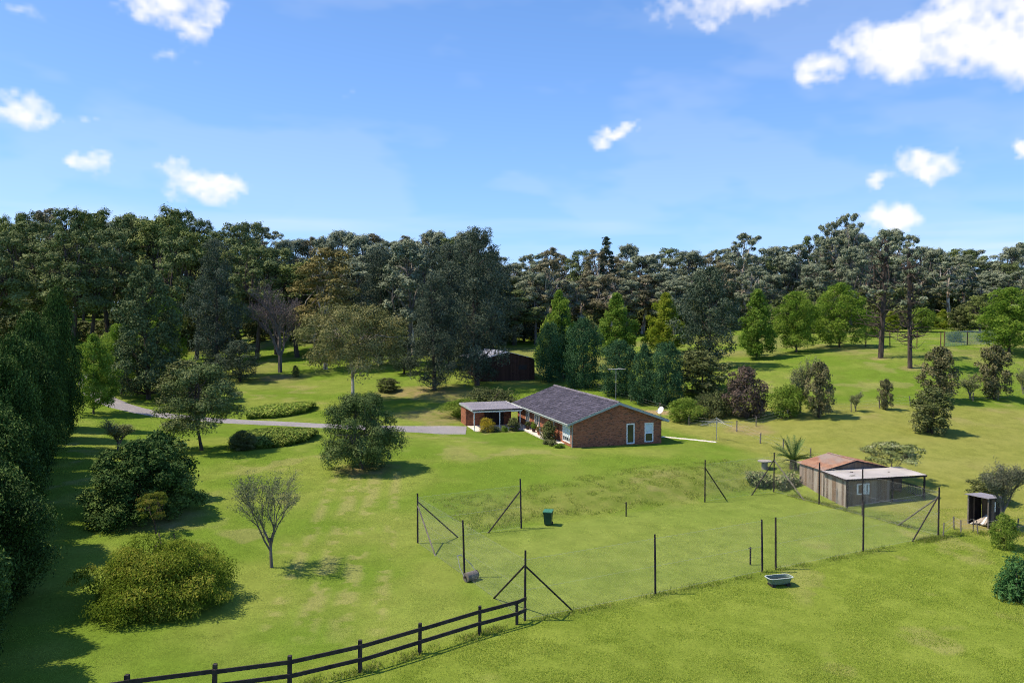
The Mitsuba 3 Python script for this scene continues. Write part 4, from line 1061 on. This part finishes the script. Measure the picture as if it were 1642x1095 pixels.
MARKS = [(40, 'above the left conifer row'), (110, 'above the far narrow conifer'), (180, 'above the young lone maple'), (240, 'left of the tall broadleaf top'), (300, 'right of the tall broadleaf top'), (345, 'above the lawn gum'), (400, 'above the brown rail fence'), (480, 'behind the leafless tree'), (560, 'behind the golden gum'), (640, 'behind the white-trunked gum'), (715, 'left of the huge she-oak'), (830, 'behind the huge she-oak'), (870, 'beyond the field past the barn'), (950, 'behind the cypress group'), (1020, 'around the pine spire'), (1100, 'behind the yellow-green maple'), (1170, 'behind the dark wattle'), (1245, 'behind the left of three maples'), (1305, 'behind the middle of three maples'), (1385, 'behind the largest of three maples'), (1435, 'behind the left half-dead tree'), (1490, 'behind the right half-dead tree'), (1560, 'behind the netted enclosure'), (9999, 'behind the big maple at the right edge')]
KIND = {'gum_0': 'dark green eucalyptus', 'gum_1': 'broad dark eucalyptus', 'gum_2': 'sparse grey eucalyptus', 'gum_3': 'grey-green eucalyptus', 'gum_4': 'brownish pale-trunked eucalyptus', 'casuarina': 'dark she-oak', 'forest_oval': 'dense dark green tree'}


def woods(name, pname, px, D, ty, wpx, row):
    m = next(t for x, t in MARKS if px < x)
    lab = f'{KIND[pname]} {row} {m}'
    forest(name, pname, px, D, ty, wpx, lab, lab + ' (several)')


px = -70.0
while px < 1720:                                                # the back of the forest, whose crowns make the skyline
    i = int(rng.integers(0, 2) if px < 330 and rng.random() < .7 else rng.choice([0, 2, 3, 3, 4] if px < 1180 else [0, 2, 3, 3, 2]))
    woods('forest_gum', f'gum_{i}', px, rng.uniform(205, 265), np.interp(px, SKY_X, SKY_Y) + rng.uniform(-8, 20), rng.uniform(58, 90), 'on the skyline')
    px += rng.uniform(20, 29)
px = -60.0
while px < 500:                                                 # its nearer rows
    woods('edge_gum', f'gum_{int(rng.choice([0, 1, 1, 0]))}' if rng.random() < .8 else 'forest_oval', px, rng.uniform(150, 190), np.interp(px, SKY_X, SKY_Y) + rng.uniform(8, 50), rng.uniform(84, 116), 'in the front forest row')
    px += rng.uniform(24, 34)
while px < 830:
    woods('edge_gum', ('gum_3', 'gum_0', 'casuarina', 'gum_2')[int(rng.integers(0, 4))], px, rng.uniform(150, 185), np.interp(px, SKY_X, SKY_Y) + rng.uniform(14, 60), rng.uniform(84, 112), 'in the front forest row')
    px += rng.uniform(26, 36)
while px < 1710:
    woods('edge_gum', f'gum_{int(rng.choice([2, 3, 3, 4, 4] if px < 1180 else [2, 3, 3, 2, 0]))}', px, rng.uniform(172, 205), np.interp(px, SKY_X, SKY_Y) + rng.uniform(10, 62), rng.uniform(62, 88), 'in the front forest row')
    px += rng.uniform(21, 30)
for px in np.arange(-60, 1710, 30):                             # lower trees deep in the forest
    D = rng.uniform(235, 290); x = (px - 821) / FOC * D; m = next(t for a, t in MARKS if px < a)
    lab = 'low dense tree deep in the forest ' + m
    put('low_tree', 'forest_low', (x, D, float(Z(x, D))), rng.uniform(11, 18), rng.uniform(11, 15), lab, 'tree', lab + ' (several)', rot=rng.uniform(0, 6.28))
for px in np.arange(-50, 1700, 26):
    D = rng.uniform(166, 205); x = (px - 821) / FOC * D; h = rng.uniform(4, 9); m = next(t for a, t in MARKS if px < a)
    lab = 'understorey shrub between the forest trunks ' + m
    put('understorey_shrub', 'understorey', (x, D, float(Z(x, D))), h, h * rng.uniform(1.0, 1.5), lab, 'shrub', lab + ' (several)', rot=rng.uniform(0, 6))
# trees that stand out of the forest
forest('spire_pine', 'spire_pine', 972, 212, 381, 62, 'dark pointed pine spire rising above the grey eucalypts', None)
forest('emergent_gum', 'gum_2', 1195, 196, 370, 78, 'tall thin-crowned eucalyptus with a white trunk beyond the maples', None)
forest('emergent_gum', 'gum_2', 1362, 200, 338, 66, 'tallest eucalyptus on the right skyline, with sparse flat crown', None)
forest('emergent_gum', 'gum_2', 1330, 205, 352, 60, 'second tall eucalyptus on the right skyline, beside the tallest', None)
seen('forest_pine', 'casuarina', 765, 618, 366, 106, 'huge dark grey-green she-oak beside the timber barn')
seen('forest_pine', 'casuarina', 697, 626, 440, 84, 'dark tree with a thick trunk in front of the barn roof')
seen('forest_pine', 'casuarina', 722, 590, 392, 96, 'grey-green she-oak just left of the huge one by the barn')
seen('forest_pine', 'gum_3', 655, 588, 384, 110, 'grey-green eucalyptus with pale crooked limbs left of the barn')
seen('forest_pine', 'casuarina', 610, 585, 402, 84, 'dark feathery tree behind the white-trunked gum')
proto('gum_gold', gum(90, 20, 10, GOLD, n=13000, leaf=.34, nc=40, fork=.5, bottom=.30, csize=.15, tri=False, bark='bark_pale', tr=.014, bsdf='leaf'), 20, 10)
seen('golden_gum', 'gum_gold', 522, 592, 397, 118, 'golden-brown eucalyptus standing behind the white-trunked gum')
proto('white_gum', gum(91, 12, 17, [(.052, .064, .018), (.130, .138, .046), (.225, .208, .090)], n=42000, leaf=.23, nc=84, fork=.34, bottom=.38, csize=.092, tri=False, bark='bark_pale', tr=.022, flat=.75, spread=1.0, lean=.02, bsdf='leaf'), 12, 17)
seen('white_gum', 'white_gum', 566, 652, 488, 196, 'spreading olive-gold eucalyptus with pale trunk and limbs left of the driveway end')
proto('dark_bush', gum(92, 8.5, 10, [(.020, .042, .010), (.060, .100, .026), (.145, .185, .064)], n=52000, leaf=.19, nc=100, fork=.12, bottom=.05, csize=.105, flat=.95, tri=False, bark='bark_grey', tr=.022, bsdf='leaf', shell=.35), 8.5, 10)
seen('dark_bush', 'dark_bush', 580, 752, 629, 136, 'dense dark green bushy tree at the foot of the white-trunked gum', cat='tree', rot=1.0)
# left garden
seen('maple', 'maple', 150, 664, 536, 78, 'bright green young maple standing alone beside the curving driveway', rot=.4)
proto('poplar', oval(93, 18, 12, [(.028, .048, .020), (.062, .092, .036), (.120, .150, .064)], n=26000, leaf=.34, nc=150, base=.06, csize=.095, tall=.85, prof=lambda t: (min(1, t * 4 + .6)) * (1 - t ** 2.0) ** .7, bsdf='leaf', shell=.4), 18, 12)
seen('poplar', 'poplar', 238, 640, 426, 126, 'tall grey-green broadleaf tree on the far side of the driveway')
seen('park_tree', 'maple_wide', 195, 632, 520, 92, 'mid-green leafy tree at the foot of the tall grey-green tree')
seen('park_tree', 'maple', 262, 600, 462, 74, 'light green tree behind the tall grey-green broadleaf')
seen('park_tree', 'olive_shrub', 300, 655, 578, 96, 'dark bushy tree shading the bend of the driveway')
proto('gum_small', gum(94, 9.5, 9.5, [(.034, .062, .018), (.090, .128, .040), (.175, .200, .085)], n=30000, leaf=.21, nc=70, fork=.22, bottom=.22, csize=.105, tri=False, bark='bark_dark', tr=.020, flat=.9, bsdf='leaf'), 9.5, 9.5)
seen('lawn_gum', 'gum_small', 323, 722, 584, 138, 'round-clumped gum tree with a forked dark trunk on the lawn')
seen('layered_tree', 'wattle', 385, 612, 546, 66, 'small dark layered tree at the end of the brown rail fence')
proto('bare_purple', twiggy(95, 13, 10.5, 5, kids=(4, 4, 3, 3, 3), cols=[(.085, .07, .075), (.13, .11, .115)], n=5000, leaf=.22, first=.16, rise=.8, bark='bark_grey', tr=.028), 13, 10.5)
seen('bare_tree', 'bare_purple', 449, 597, 452, 112, 'leafless purple-grey tree with a dark trunk at the lawn edge')
forest('slender_tree', 'casuarina', 347, 132, 385, 84, 'slender dark tree with a straight bare trunk behind the rail fence', None)
seen('small_shrub', 'olive_shrub', 474, 605, 586, 12, 'tiny round shrub on the lawn right of the leafless tree', cat='shrub')
seen('garden_shrub', 'olive_shrub', 622, 628, 606, 42, 'low dark shrub under the gum left of the barn', cat='shrub')
seen('garden_shrub', 'wattle', 648, 600, 540, 52, 'small dark green tree in the shade left of the barn trees', cat='tree')
proto('camellia', oval(96, 5, 6.2, DARK, n=62000, leaf=.145, nc=110, base=.0, csize=.105, tall=.9, multi=5, prof=lambda t: (1 - t ** 2.4) ** .7, bsdf='leaf', shell=.35, fill=.4), 5, 6.2)
seen('camellia_bush', 'camellia', 226, 826, 706, 172, 'large glossy dark green bush on the left lawn', cat='bush', rot=2.2)
proto('camellia_shoot', oval(196, 3, 2.6, DARK, n=11000, leaf=.145, nc=26, base=.1, csize=.18, tall=.9, multi=3, prof=egg, bsdf='leaf', ragged=.4), 3, 2.6)
seen('camellia_bush', 'camellia_shoot', 258, 800, 692, 80, 'taller leafy shoot rising from the back of the large dark bush', cat='bush', rot=1.1)
proto('small_maple', gum(97, 3.4, 3.6, [(.05, .085, .012), (.12, .15, .025), (.22, .17, .05)], n=3600, leaf=.13, nc=26, fork=.34, bottom=.38, csize=.12, tri=False, bark='bark_dark', tr=.02, bsdf='leaf_thin', flat=.5), 3.4, 3.6)
seen('small_maple', 'small_maple', 250, 856, 788, 70, 'small open maple behind the weeping golden-green mound')
proto('weeping_maple', mound(98, 4.6, 8.6, [(.030, .054, .007), (.092, .134, .016), (.205, .200, .038)], n=85000, leaf=.130, nc=120, csize=.095, droop=.5, tall=.6, lump=.38, extra=[((-4.3, .3, 1.9), .55), ((-4.9, .5, 1.5), .5), ((-5.3, .4, 1.1), .4), ((3.9, -1.4, .9), .5)]), 4.6, 8.6)
seen('weeping_maple', 'weeping_maple', 262, 966, 845, 250, 'broad weeping golden-green maple spreading to the ground on the lawn', cat='tree', rot=.0)
proto('bare_willow', twiggy(99, 6.2, 5.0, 5, lean=(-.06, 0), kids=(4, 3, 3, 3, 3), cols=[(.085, .105, .045), (.15, .175, .085)], n=8000, leaf=.10, first=.17, rise=.95, bark='bark_grey', tr=.016), 6.2, 5.0)
seen('bare_willow', 'bare_willow', 436, 910, 744, 150, 'almost leafless leaning grey tree standing alone on the open lawn', rot=0.0)
seen('wispy_shrub', 'feathery', 190, 722, 668, 84, 'pale wispy shrub behind the large dark bush', cat='shrub')
proto('leyland_b', oval(181, 11, 5.2, HEDGE, n=60000, leaf=.20, nc=150, base=.0, csize=.15, tall=1.5, prof=lambda t: min(1, .72 + 1.5 * t) * (1 - t ** 1.7) ** .62, out=.5, up=.15, bsdf='leaf', aspect=.42, along=(-.2, .1, 1), tr=.014, shell=.3, ragged=.14), 11, 5.2)
ORD = ['farthest narrow', 'second', 'third', 'fourth', 'fifth', 'sixth', 'seventh', 'eighth', 'ninth', 'tenth', 'eleventh', 'twelfth', 'thirteenth', 'nearest']
for i, y in enumerate((84, 78.5, 73.5, 68.5, 63.5, 59, 54.5, 50.3, 46.3, 42.3, 38.4, 34.5, 30.5, 26.5)):
    x = np.interp(y, [26, 37, 48, 59, 71, 84], [-20.7, -25.6, -31.7, -37.4, -43.2, -48.2]) + .3 * math.sin(i * 2.7)
    h = np.interp(y, [26, 38, 43, 48, 53, 59, 65, 77, 80, 84], [7.4, 7.6, 7.6, 8.4, 10.0, 11.4, 12.2, 12.6, 12.6, 14.2]) * (1 + .04 * math.sin(i * 4.1))
    put('hedge_conifer', ('leyland', 'leyland_b')[i % 2 if i else 1], (x, y, float(Z(x, y))), h * (1 + .07 * math.sin(i * 2.3 + 1)), 4.9 + .4 * math.sin(i * 5.1) if i else 4.3, f'{ORD[i]} dark conifer of the row at the left edge' + (', counted from the far end' if 0 < i < 13 else ''), 'conifer', rot=i * 2.1)


def strappy(seed, pts, h, cols, n, wid=.05):
    """A bed of arching strap leaves inside the outline given by rows of (x, y, half depth)."""
    g = np.random.default_rng(seed); mb = MB(); p = np.asarray(pts)
    i = g.uniform(0, len(p) - 1.001, n); k = i.astype(int); f = (i - k)[:, None]
    q = p[k] * (1 - f) + p[k + 1] * f; off = g.uniform(-1, 1, n)
    x, y = q[:, 0] + g.normal(size=n) * .1, q[:, 1] + off * q[:, 2]
    edge = np.sqrt(np.clip(1 - off ** 2, .06, 1))
    b = np.stack([x, y, Z(x, y) + h * .25 * edge], 1); d = unit(g, n) * [1, 1, 0]; d = norm(d)
    H = (h * g.uniform(.6, 1.1, n) * (.45 + .55 * edge))[:, None]; s = np.stack([-d[:, 1], d[:, 0], d[:, 0] * 0], 1) * wid
    m1, m2 = b + d * H * .35 + [0, 0, 1] * H * .62, b + d * H * .85 + [0, 0, 1] * H * .45
    V = np.stack([b - s, b + s, m1 + s, m1 - s, m2], 1).reshape(-1, 3); o = np.arange(n)[:, None] * 5
    c = tint(cols, g.random(n), g)
    mb.add(V, np.vstack([o + [0, 1, 2], o + [0, 2, 3], o + [3, 2, 4]]), np.repeat(c, 5, 0))
    return mb.ply('leaf')


AGA = [(.040, .085, .008), (.105, .165, .016), (.23, .28, .05)]
for nm, ys, lab in (('far', ((404, 668, 5), (425, 664, 9), (450, 662, 11), (475, 660, 10), (497, 657, 6)), 'long bed of strappy agapanthus on the far side of the driveway'), ('near', ((383, 711, 9), (400, 708, 14), (425, 706, 16), (450, 706, 15), (478, 705, 12), (500, 703, 6)), 'long bed of strappy agapanthus on the near side of the driveway')):
    k = thing('agapanthus_bed', lab, 'flower bed'); pts = []
    for px, py, hw in ys:
        a, b, c = at(px, py), at(px, py - hw), at(px, py + hw); pts.append((a[0], a[1], abs(b[1] - c[1]) * .42))
    part(k, 'strap_leaves', strappy(5, pts, 1.15, AGA if nm == 'far' else (np.array(AGA) * .72).tolist(), 7000, .075), kind='stuff')
seen('dark_shrub', 'olive_shrub', 390, 722, 690, 38, 'small rounded dark shrub at the left end of the near agapanthus bed', cat='shrub')
# around the house
seen('house_shrub', 'wide_shrub', 786, 652, 614, 104, 'wide grey-green shrub behind the carport roof', cat='shrub')
seen('house_shrub', 'green_shrub', 742, 668, 640, 62, 'dark low shrub left of the carport', cat='shrub')
proto('gold_ball', mound(101, 1.9, 2.0, [(.12, .11, .010), (.24, .20, .022), (.36, .28, .05)], n=5200, leaf=.085, nc=60, csize=.13, bsdf='leaf_thin'), 1.9, 2.0)
_gb = HM @ np.array([-5.6, 12.7, 0, 1])
put('golden_shrub', 'gold_ball', _gb[:3], 1.95, 2.1, 'clipped golden-yellow round shrub in front of the carport', 'shrub')
proto('pot_plant', mound(102, 1.0, 1.0, OLIVE, n=900, leaf=.13, nc=24, csize=.2, bsdf='leaf'), 1.0, 1.0)
proto('leafy_plant', mound(103, 1.0, 1.0, MAPLE, n=900, leaf=.14, nc=24, csize=.2, bsdf='leaf_thin'), 1.0, 1.0)
proto('tall_plant', oval(104, 2.1, 1.3, OLIVE, n=2600, leaf=.12, nc=34, base=.05, csize=.2, tall=1.0, bsdf='leaf', multi=3, prof=egg), 2.1, 1.3)
for u, v, h, w, pn, lab in ((-4.6, 12.6, .7, 1.3, 'pot_plant', 'low dark shrub in the bed right of the golden shrub'), (-3.6, 12.4, .8, 1.0, 'leafy_plant', 'low green plant in the bed before the middle carport post'), (-2.4, 12.8, 1.5, 1.5, 'tall_plant', 'pale leafy shrub in the bed under the right of the carport'), (-6.0, 12.2, .5, 1.1, 'pot_plant', 'low ground-hugging plant below the golden shrub'),
                            (-1.0, 4.3, 2.15, 1.5, 'tall_plant', 'tall bushy shrub against the house wall beside the corner windows'), (-.9, 5.6, 1.7, 1.3, 'tall_plant', 'olive shrub against the house wall behind the taller one'),
                            (-1.3, .4, .55, 1.2, 'leafy_plant', 'low plant in the bed at the near corner of the house'), (-1.5, 1.6, .7, 1.0, 'pot_plant', 'grey-green plant in the bed under the corner windows'), (-1.7, 2.8, .6, 1.1, 'pot_plant', 'rounded plant at the far end of the corner bed')):
    q = HM @ np.array([u, v, 0, 1]); q[2] = Z(q[0], q[1]); put('bed_plant', pn, q[:3], h, w, lab, 'plant')
for u, v, h, lab, pm in ((-.75, 8.3, .75, 'potted plant nearest to the shrub on the verandah paving', 'terracotta'), (-.7, 10.4, 1.1, 'bright green plant in a dark pot on the verandah paving', 'black_pot'), (-.75, 12.5, .7, 'small potted plant on the verandah paving beside the carport', 'black_pot')):
    q = HM @ np.array([u, v, .07, 1]); k = thing('flower_pot', lab.replace('plant', 'pot', 1) if False else {'terracotta': 'terracotta pot nearest to the wall shrub on the verandah paving'}.get(pm, ('large' if h > 1 else 'small') + ' dark plant pot on the verandah paving'), 'pot')
    M = np.eye(4); M[:3, 3] = q[:3]
    scene[k] = {**MB().tube([(0, 0, 0), (0, 0, .02), (0, 0, .4), (0, 0, .45)], [.16, .17, .25, .27], 14).ply(pm, 40), 'to_world': T(M)}
    put('potted_plant', 'leafy_plant' if h > 1 else 'pot_plant', q[:3] + [0, 0, .42], h * .8, .8, lab, 'plant')
ch_ = thing('garden_chair', 'white garden chair on the verandah paving', 'chair')
CM = HM @ frame((-.75, 7.3, .07), 1.2)
part(ch_, 'seat', MB().box([-.25, -.25, .42], [.25, .25, .46]).ply('white_paint'), CM)
part(ch_, 'backrest', MB().box([-.25, .22, .463], [.25, .26, .9]).ply('white_paint'), CM)
for x in (-.22, .22):
    for y in (-.22, .22):
        part(ch_, 'leg', MB().bar((x, y, 0), (x, y, .418), .04).ply('white_paint'), CM)
# right of the barn and the house
seen('maple', 'maple', 896, 606, 466, 70, 'tall maple rising behind the blue-green cypress group')
for px, by, ty, w, lab in ((882, 612, 518, 44, 'left cypress of the group beside the barn'), (905, 606, 500, 46, 'tallest blue-green cypress of the group beside the barn'), (936, 622, 512, 52, 'right cypress of the group beside the barn'), (994, 634, 546, 56, 'single blue-green cypress between the two cypress groups'), (1033, 646, 552, 50, 'left cypress of the pair behind the house'), (1068, 650, 550, 56, 'right cypress of the pair behind the house')):
    seen('cypress', 'cypress_b' if px % 2 else 'cypress', px, by, ty, w, lab, cat='conifer')
for px, by, ty, w, pn, lab in ((988, 575, 470, 72, 'maple_c', 'maple between the cypress group and the single cypress'), (1067, 566, 470, 74, 'maple_yellow', 'yellow-green maple behind the cypress pair'), (1214, 575, 464, 72, 'maple_c', 'left one of three maples along the upper paddock'), (1277, 565, 468, 70, 'maple_b', 'middle one of three maples along the upper paddock'), (1346, 557, 454, 88, 'maple_wide', 'largest right one of three maples along the upper paddock'), (1618, 566, 462, 96, 'maple_b', 'big maple at the right edge of the photo')):
    seen('maple', pn, px, by, ty, w, lab)
seen('wattle', 'wattle', 1138, 590, 428, 100, 'dark grey-green wattle between the yellow maple and the three maples')
seen('shrub_tree', 'olive_shrub', 1122, 632, 562, 88, 'green bushy tree right of the cypress pair')
seen('shrub_tree', 'wide_shrub', 1146, 668, 618, 80, 'wide green shrub left of the purple plum tree', cat='shrub')
seen('shrub_tree', 'green_shrub', 1101, 676, 638, 56, 'light green shrub behind the right end of the house', cat='shrub')
seen('purple_plum', 'plum', 1195, 670, 588, 68, 'purple-leaved plum tree at the paddock fence')
seen('paddock_shrub', 'green_shrub', 1265, 668, 618, 58, 'bright green shrub right of the purple plum', cat='shrub')
seen('paddock_shrub', 'feathery', 1283, 662, 570, 60, 'pale feathery shrub behind the bright green one', cat='shrub')
seen('paddock_shrub', 'brown_shrub', 1313, 670, 580, 46, 'upright dark olive shrub right of the feathery one', cat='shrub')
seen('paddock_shrub', 'feathery', 1372, 660, 627, 34, 'small pale wispy shrub on the paddock fence', cat='shrub')
seen('paddock_shrub', 'brown_shrub', 1420, 657, 608, 24, 'small narrow dark shrub on the paddock fence', cat='shrub')
seen('paddock_tree', 'brown_shrub', 1506, 643, 556, 58, 'rounded brownish tree at the upper paddock fence')
seen('paddock_tree', 'brown_shrub', 1594, 640, 554, 54, 'rounded brownish tree near the right edge of the upper paddock')
seen('paddock_tree', 'olive_shrub', 1494, 694, 622, 70, 'bushy green tree standing alone in the yellow paddock')
seen('paddock_shrub', 'feathery', 1555, 640, 600, 54, 'low pale feathery shrub between the two brownish trees', cat='shrub')
seen('paddock_shrub', 'feathery', 1640, 632, 590, 36, 'pale wispy shrub at the right edge by the upper fence', cat='shrub')
seen('bare_pine', 'dead_gum', 1412, 574, 366, 84, 'tall half-dead dark-trunked tree, left one of two in the upper paddock')
seen('bare_pine', 'dead_gum', 1459, 590, 386, 72, 'tall half-dead dark-trunked tree, right one of two in the upper paddock', rot=2.5)
for px, by, ty, w, pn, lab in ((1400, 540, 505, 40, 'green_shrub', 'small round tree left of the half-dead trees'), (1430, 532, 498, 38, 'maple_yellow', 'yellow-green round tree between the half-dead trees'), (1478, 532, 494, 44, 'green_shrub', 'round green tree right of the half-dead trees'), (1512, 528, 496, 34, 'maple_yellow', 'small yellowish tree on the far slope'), (1545, 532, 488, 44, 'olive_shrub', 'dark bushy tree behind the netted enclosure'), (1572, 535, 470, 52, 'gum_1', 'dark tall tree behind the netted enclosure'), (1530, 548, 530, 24, 'green_shrub', 'small bush inside the netted enclosure'), (1580, 548, 532, 34, 'green_shrub', 'wide bush inside the netted enclosure'), (840, 548, 470, 56, 'casuarina', 'slim grey tree at the edge of the field beyond the barn')):
    seen('far_tree', pn, px, by, ty, w, lab)
# beside the sheds
proto('flat_shrub', gum(105, 3.4, 6.4, [(.060, .090, .020), (.150, .180, .060), (.32, .34, .20)], n=7000, leaf=.20, nc=50, fork=.25, bottom=.55, csize=.10, flat=.4, tri=False, bark='bark_grey', tr=.02), 3.4, 6.4)
seen('flat_shrub', 'flat_shrub', 1432, 772, 710, 108, 'flat-topped pale variegated shrub behind the white-roofed shed', cat='shrub', rot=.5)
seen('hut_shrub', 'olive_shrub', 1586, 806, 758, 60, 'dark shrub behind the open hut', cat='shrub')
proto('wispy_olive', twiggy(106, 6, 5, 5, kids=(4, 3, 3, 3, 3), cols=[(.06, .075, .04), (.15, .16, .10)], n=9000, leaf=.16, first=.12, rise=.85, tr=.024), 6, 5)
seen('wispy_olive', 'wispy_olive', 1608, 850, 732, 96, 'wispy grey-green olive tree right of the open hut')
seen('hut_shrub', 'green_shrub', 1608, 880, 824, 42, 'yellow-green shrub in front of the olive tree by the hut', cat='shrub')
proto('lush_bush', mound(107, 2.6, 3.4, [(.012, .045, .014), (.035, .100, .028), (.085, .17, .055)], n=7000, leaf=.22, nc=60, csize=.14, bsdf='leaf', aspect=.35), 2.6, 3.4)
seen('lush_bush', 'lush_bush', 1636, 962, 884, 78, 'lush dark green large-leaved bush at the right edge of the paddock', cat='bush')
# cycad palm at the shed
cy = at(1272, 752); cyk = thing('cycad_palm', 'cycad palm with long arching fronds behind the rusty-roofed shed', 'palm'); g = np.random.default_rng(8)
part(cyk, 'trunk', MB().tube([(cy[0], cy[1], cy[2] - .3), (cy[0], cy[1], cy[2] + .8)], [.35, .28], 9).ply('bark_dark', 40))
fr = []
for k in range(46):
    a = k * 2.39996; e = g.uniform(-.1, 1.35); L = g.uniform(2.1, 3.0); d = np.array([math.cos(a) * math.cos(e), math.sin(a) * math.cos(e), math.sin(e)])
    s = np.linspace(0, 1, 12)[:, None]; q = np.array([cy[0], cy[1], cy[2] + .75]) + d * L * s + np.array([0, 0, -1.0]) * (s ** 2) * L * .38 * math.cos(e)
    m = MB(); side = norm(np.cross(d, [0, 0, 1.]))
    m.tube(q, np.linspace(.025, .008, 12), 3, cap=False); m.c.append(np.tile([(.10, .12, .03)], (36, 1)))
    pts = np.repeat(q[1:], 4, 0); sg = np.tile([1, -1, 1, -1], 11)[:, None]; off = np.tile([0, 0, .5, .5], 11)[:, None]
    ll = .42 * np.sin(np.pi * np.repeat(.12 + .8 * s[1:, 0], 4))[:, None]
    pts = pts + d * off * L / 12; tipv = pts + (side * sg * .8 + d * .55) * ll; wv = d * .035
    V = np.stack([pts - wv, pts + wv, tipv], 1).reshape(-1, 3)
    m.add(V, np.arange(len(V)).reshape(-1, 3), np.repeat(tint([(.03, .07, .015), (.11, .17, .05)], g.random(44), g), 3, 0))
    part(cyk, 'frond', m.ply('leaf'))
for px, py, lab in ((1215, 775, 'agave clump under the corner post of the court fence'), (1258, 780, 'pale grassy clump right of the corner post of the court fence')):
    p = at(px, py); k = thing('agave_clump', lab, 'plant')
    scene[k] = strappy(9 + px, [(p[0] - .8, p[1], .7), (p[0], p[1], .9), (p[0] + .8, p[1], .7)], 1.0, [(.05, .085, .022), (.13, .17, .06), (.24, .22, .12)], 420, .05)

# ------------------------------------------------------------------ grass
g = np.random.default_rng(123)


def blades(x, y, h, w, c):
    n = len(x); b = np.stack([x, y, Z(x, y) - .01], 1); a = g.uniform(0, 6.28, n)
    s = np.stack([np.cos(a), np.sin(a), a * 0], 1) * w[:, None] / 2; t = b + np.stack([g.normal(size=n) * h * .4, g.normal(size=n) * h * .4, h], 1)
    return np.stack([b - s, b + s, t], 1).reshape(-1, 3), np.repeat(c, 3, 0)


def in_view(x, y, m=1.04):
    return np.abs(x) < y * 821 / FOC * m + 1


def sward(key_, n, y0, y1, keep, h, w, cols, label):
    y = np.sqrt(g.uniform(y0 ** 2 * .5, y1 ** 2, n * 3)); y = y0 + (y1 - y0) * g.random(n * 3) ** 1.3; x = g.uniform(-1.05, 1.05, n * 3) * y * 821 / FOC
    k = keep(x, y) & (y > y0) & (g.random(n * 3) < np.clip((meshkit.fbm(np.stack([x * .7, y * .7, x * 0], -1), 4, 71) - .34) * 4, .12, 1)); x, y = x[k][:n], y[k][:n]
    patch = meshkit.fbm(np.stack([x * .5, y * .5, x * 0], -1), 3, 6)
    hh = h * g.uniform(.5, 1.3, len(x)) * (.45 + 1.1 * patch); V, C = blades(x, y, hh, w * g.uniform(.7, 1.3, len(x)), tint(cols, .6 * patch + .4 * g.random(len(x)), g, .25))
    scene[key_] = mikit.ply((V, np.arange(len(V)).reshape(-1, 3)), 'leaf_thin', color=C); labels[key_] = {'kind': 'stuff', 'label': label}


def pad(x, y):
    u, v = court_uv(x, y); fy = np.interp(x, [p[0] for p in fp[::-1]] + [ap_[0]], [p[1] for p in fp[::-1]] + [ap_[1]])
    return np.where(x > ap_[0], (v < -.1) | (u > CL + .5), y < fy - .1)


def mown(x, y):
    u, v = court_uv(x, y)
    return ~pad(x, y) & (y < 76)


sward('paddock_grass', 340000, 26, 60, pad, .060, .036, [(.152, .228, .025), (.234, .310, .045), (.35, .380, .09)], 'longer rough grass of the near paddock')
sward('lawn_grass', 330000, 28, 76, mown, .030, .034, [(.138, .220, .026), (.216, .292, .046), (.31, .342, .09)], 'short mown grass of the lawns and the old court')
# ranker tufts along fences and posts, on the bank and in the paddock
T_x, T_y = [], []
ln = [np.vstack([ap_[:2]] + [p[:2] for p in fp]), np.array([court_pt(0, -.2), court_pt(CL, -.2)]), np.array([court_pt(CL + .3, 0), court_pt(CL + .3, CW)]), np.array([at(*q)[:2] for q in ((1480, 868), (1530, 858), (1570, 856), (1640, 858))])]
for q, amt in zip(ln, (7000, 4000, 5000, 8000)):
    s = g.uniform(0, len(q) - 1.001, amt); k = s.astype(int); f = (s - k)[:, None]; c = q[k] * (1 - f) + q[k + 1] * f
    m = meshkit.fbm(np.column_stack([c * .9, c[:, 0] * 0]), 3, 15) > .5; c = c[m] + g.normal(size=(m.sum(), 2)) * .22
    T_x.append(c[:, 0]); T_y.append(c[:, 1])
u_, v_ = g.uniform(4, CL + 2, 22000), CW + g.uniform(.5, 8, 22000); c = CO + CU * u_[:, None] + CV * v_[:, None]
m = meshkit.fbm(np.column_stack([c * 1.1, c[:, 0] * 0]), 3, 25) > .53; T_x.append(c[m, 0]); T_y.append(c[m, 1])
T_x, T_y = np.concatenate(T_x), np.concatenate(T_y); n = len(T_x)
V, C = blades(T_x, T_y, g.uniform(.06, .24, n), g.uniform(.025, .05, n), tint([(.11, .17, .022), (.18, .24, .036), (.31, .29, .11)], g.random(n), g))
scene['tussock_grass'] = mikit.ply((V, np.arange(len(V)).reshape(-1, 3)), 'leaf_thin', color=C); labels['tussock_grass'] = {'kind': 'stuff', 'label': 'rank tussocks along the fences and on the bank'}

_n = {}
for v in labels.values():
    _n[v.get('label')] = _n.get(v.get('label'), 0) + 1
for v in labels.values():
    if str(v.get('group', '')).endswith('(several)'):
        v['group'] = v['label'].replace('eucalyptus', 'eucalypts').replace('shrub', 'shrubs').replace(' tree ', ' trees ', 1)
        if _n[v['label']] == 1:
            del v['group']
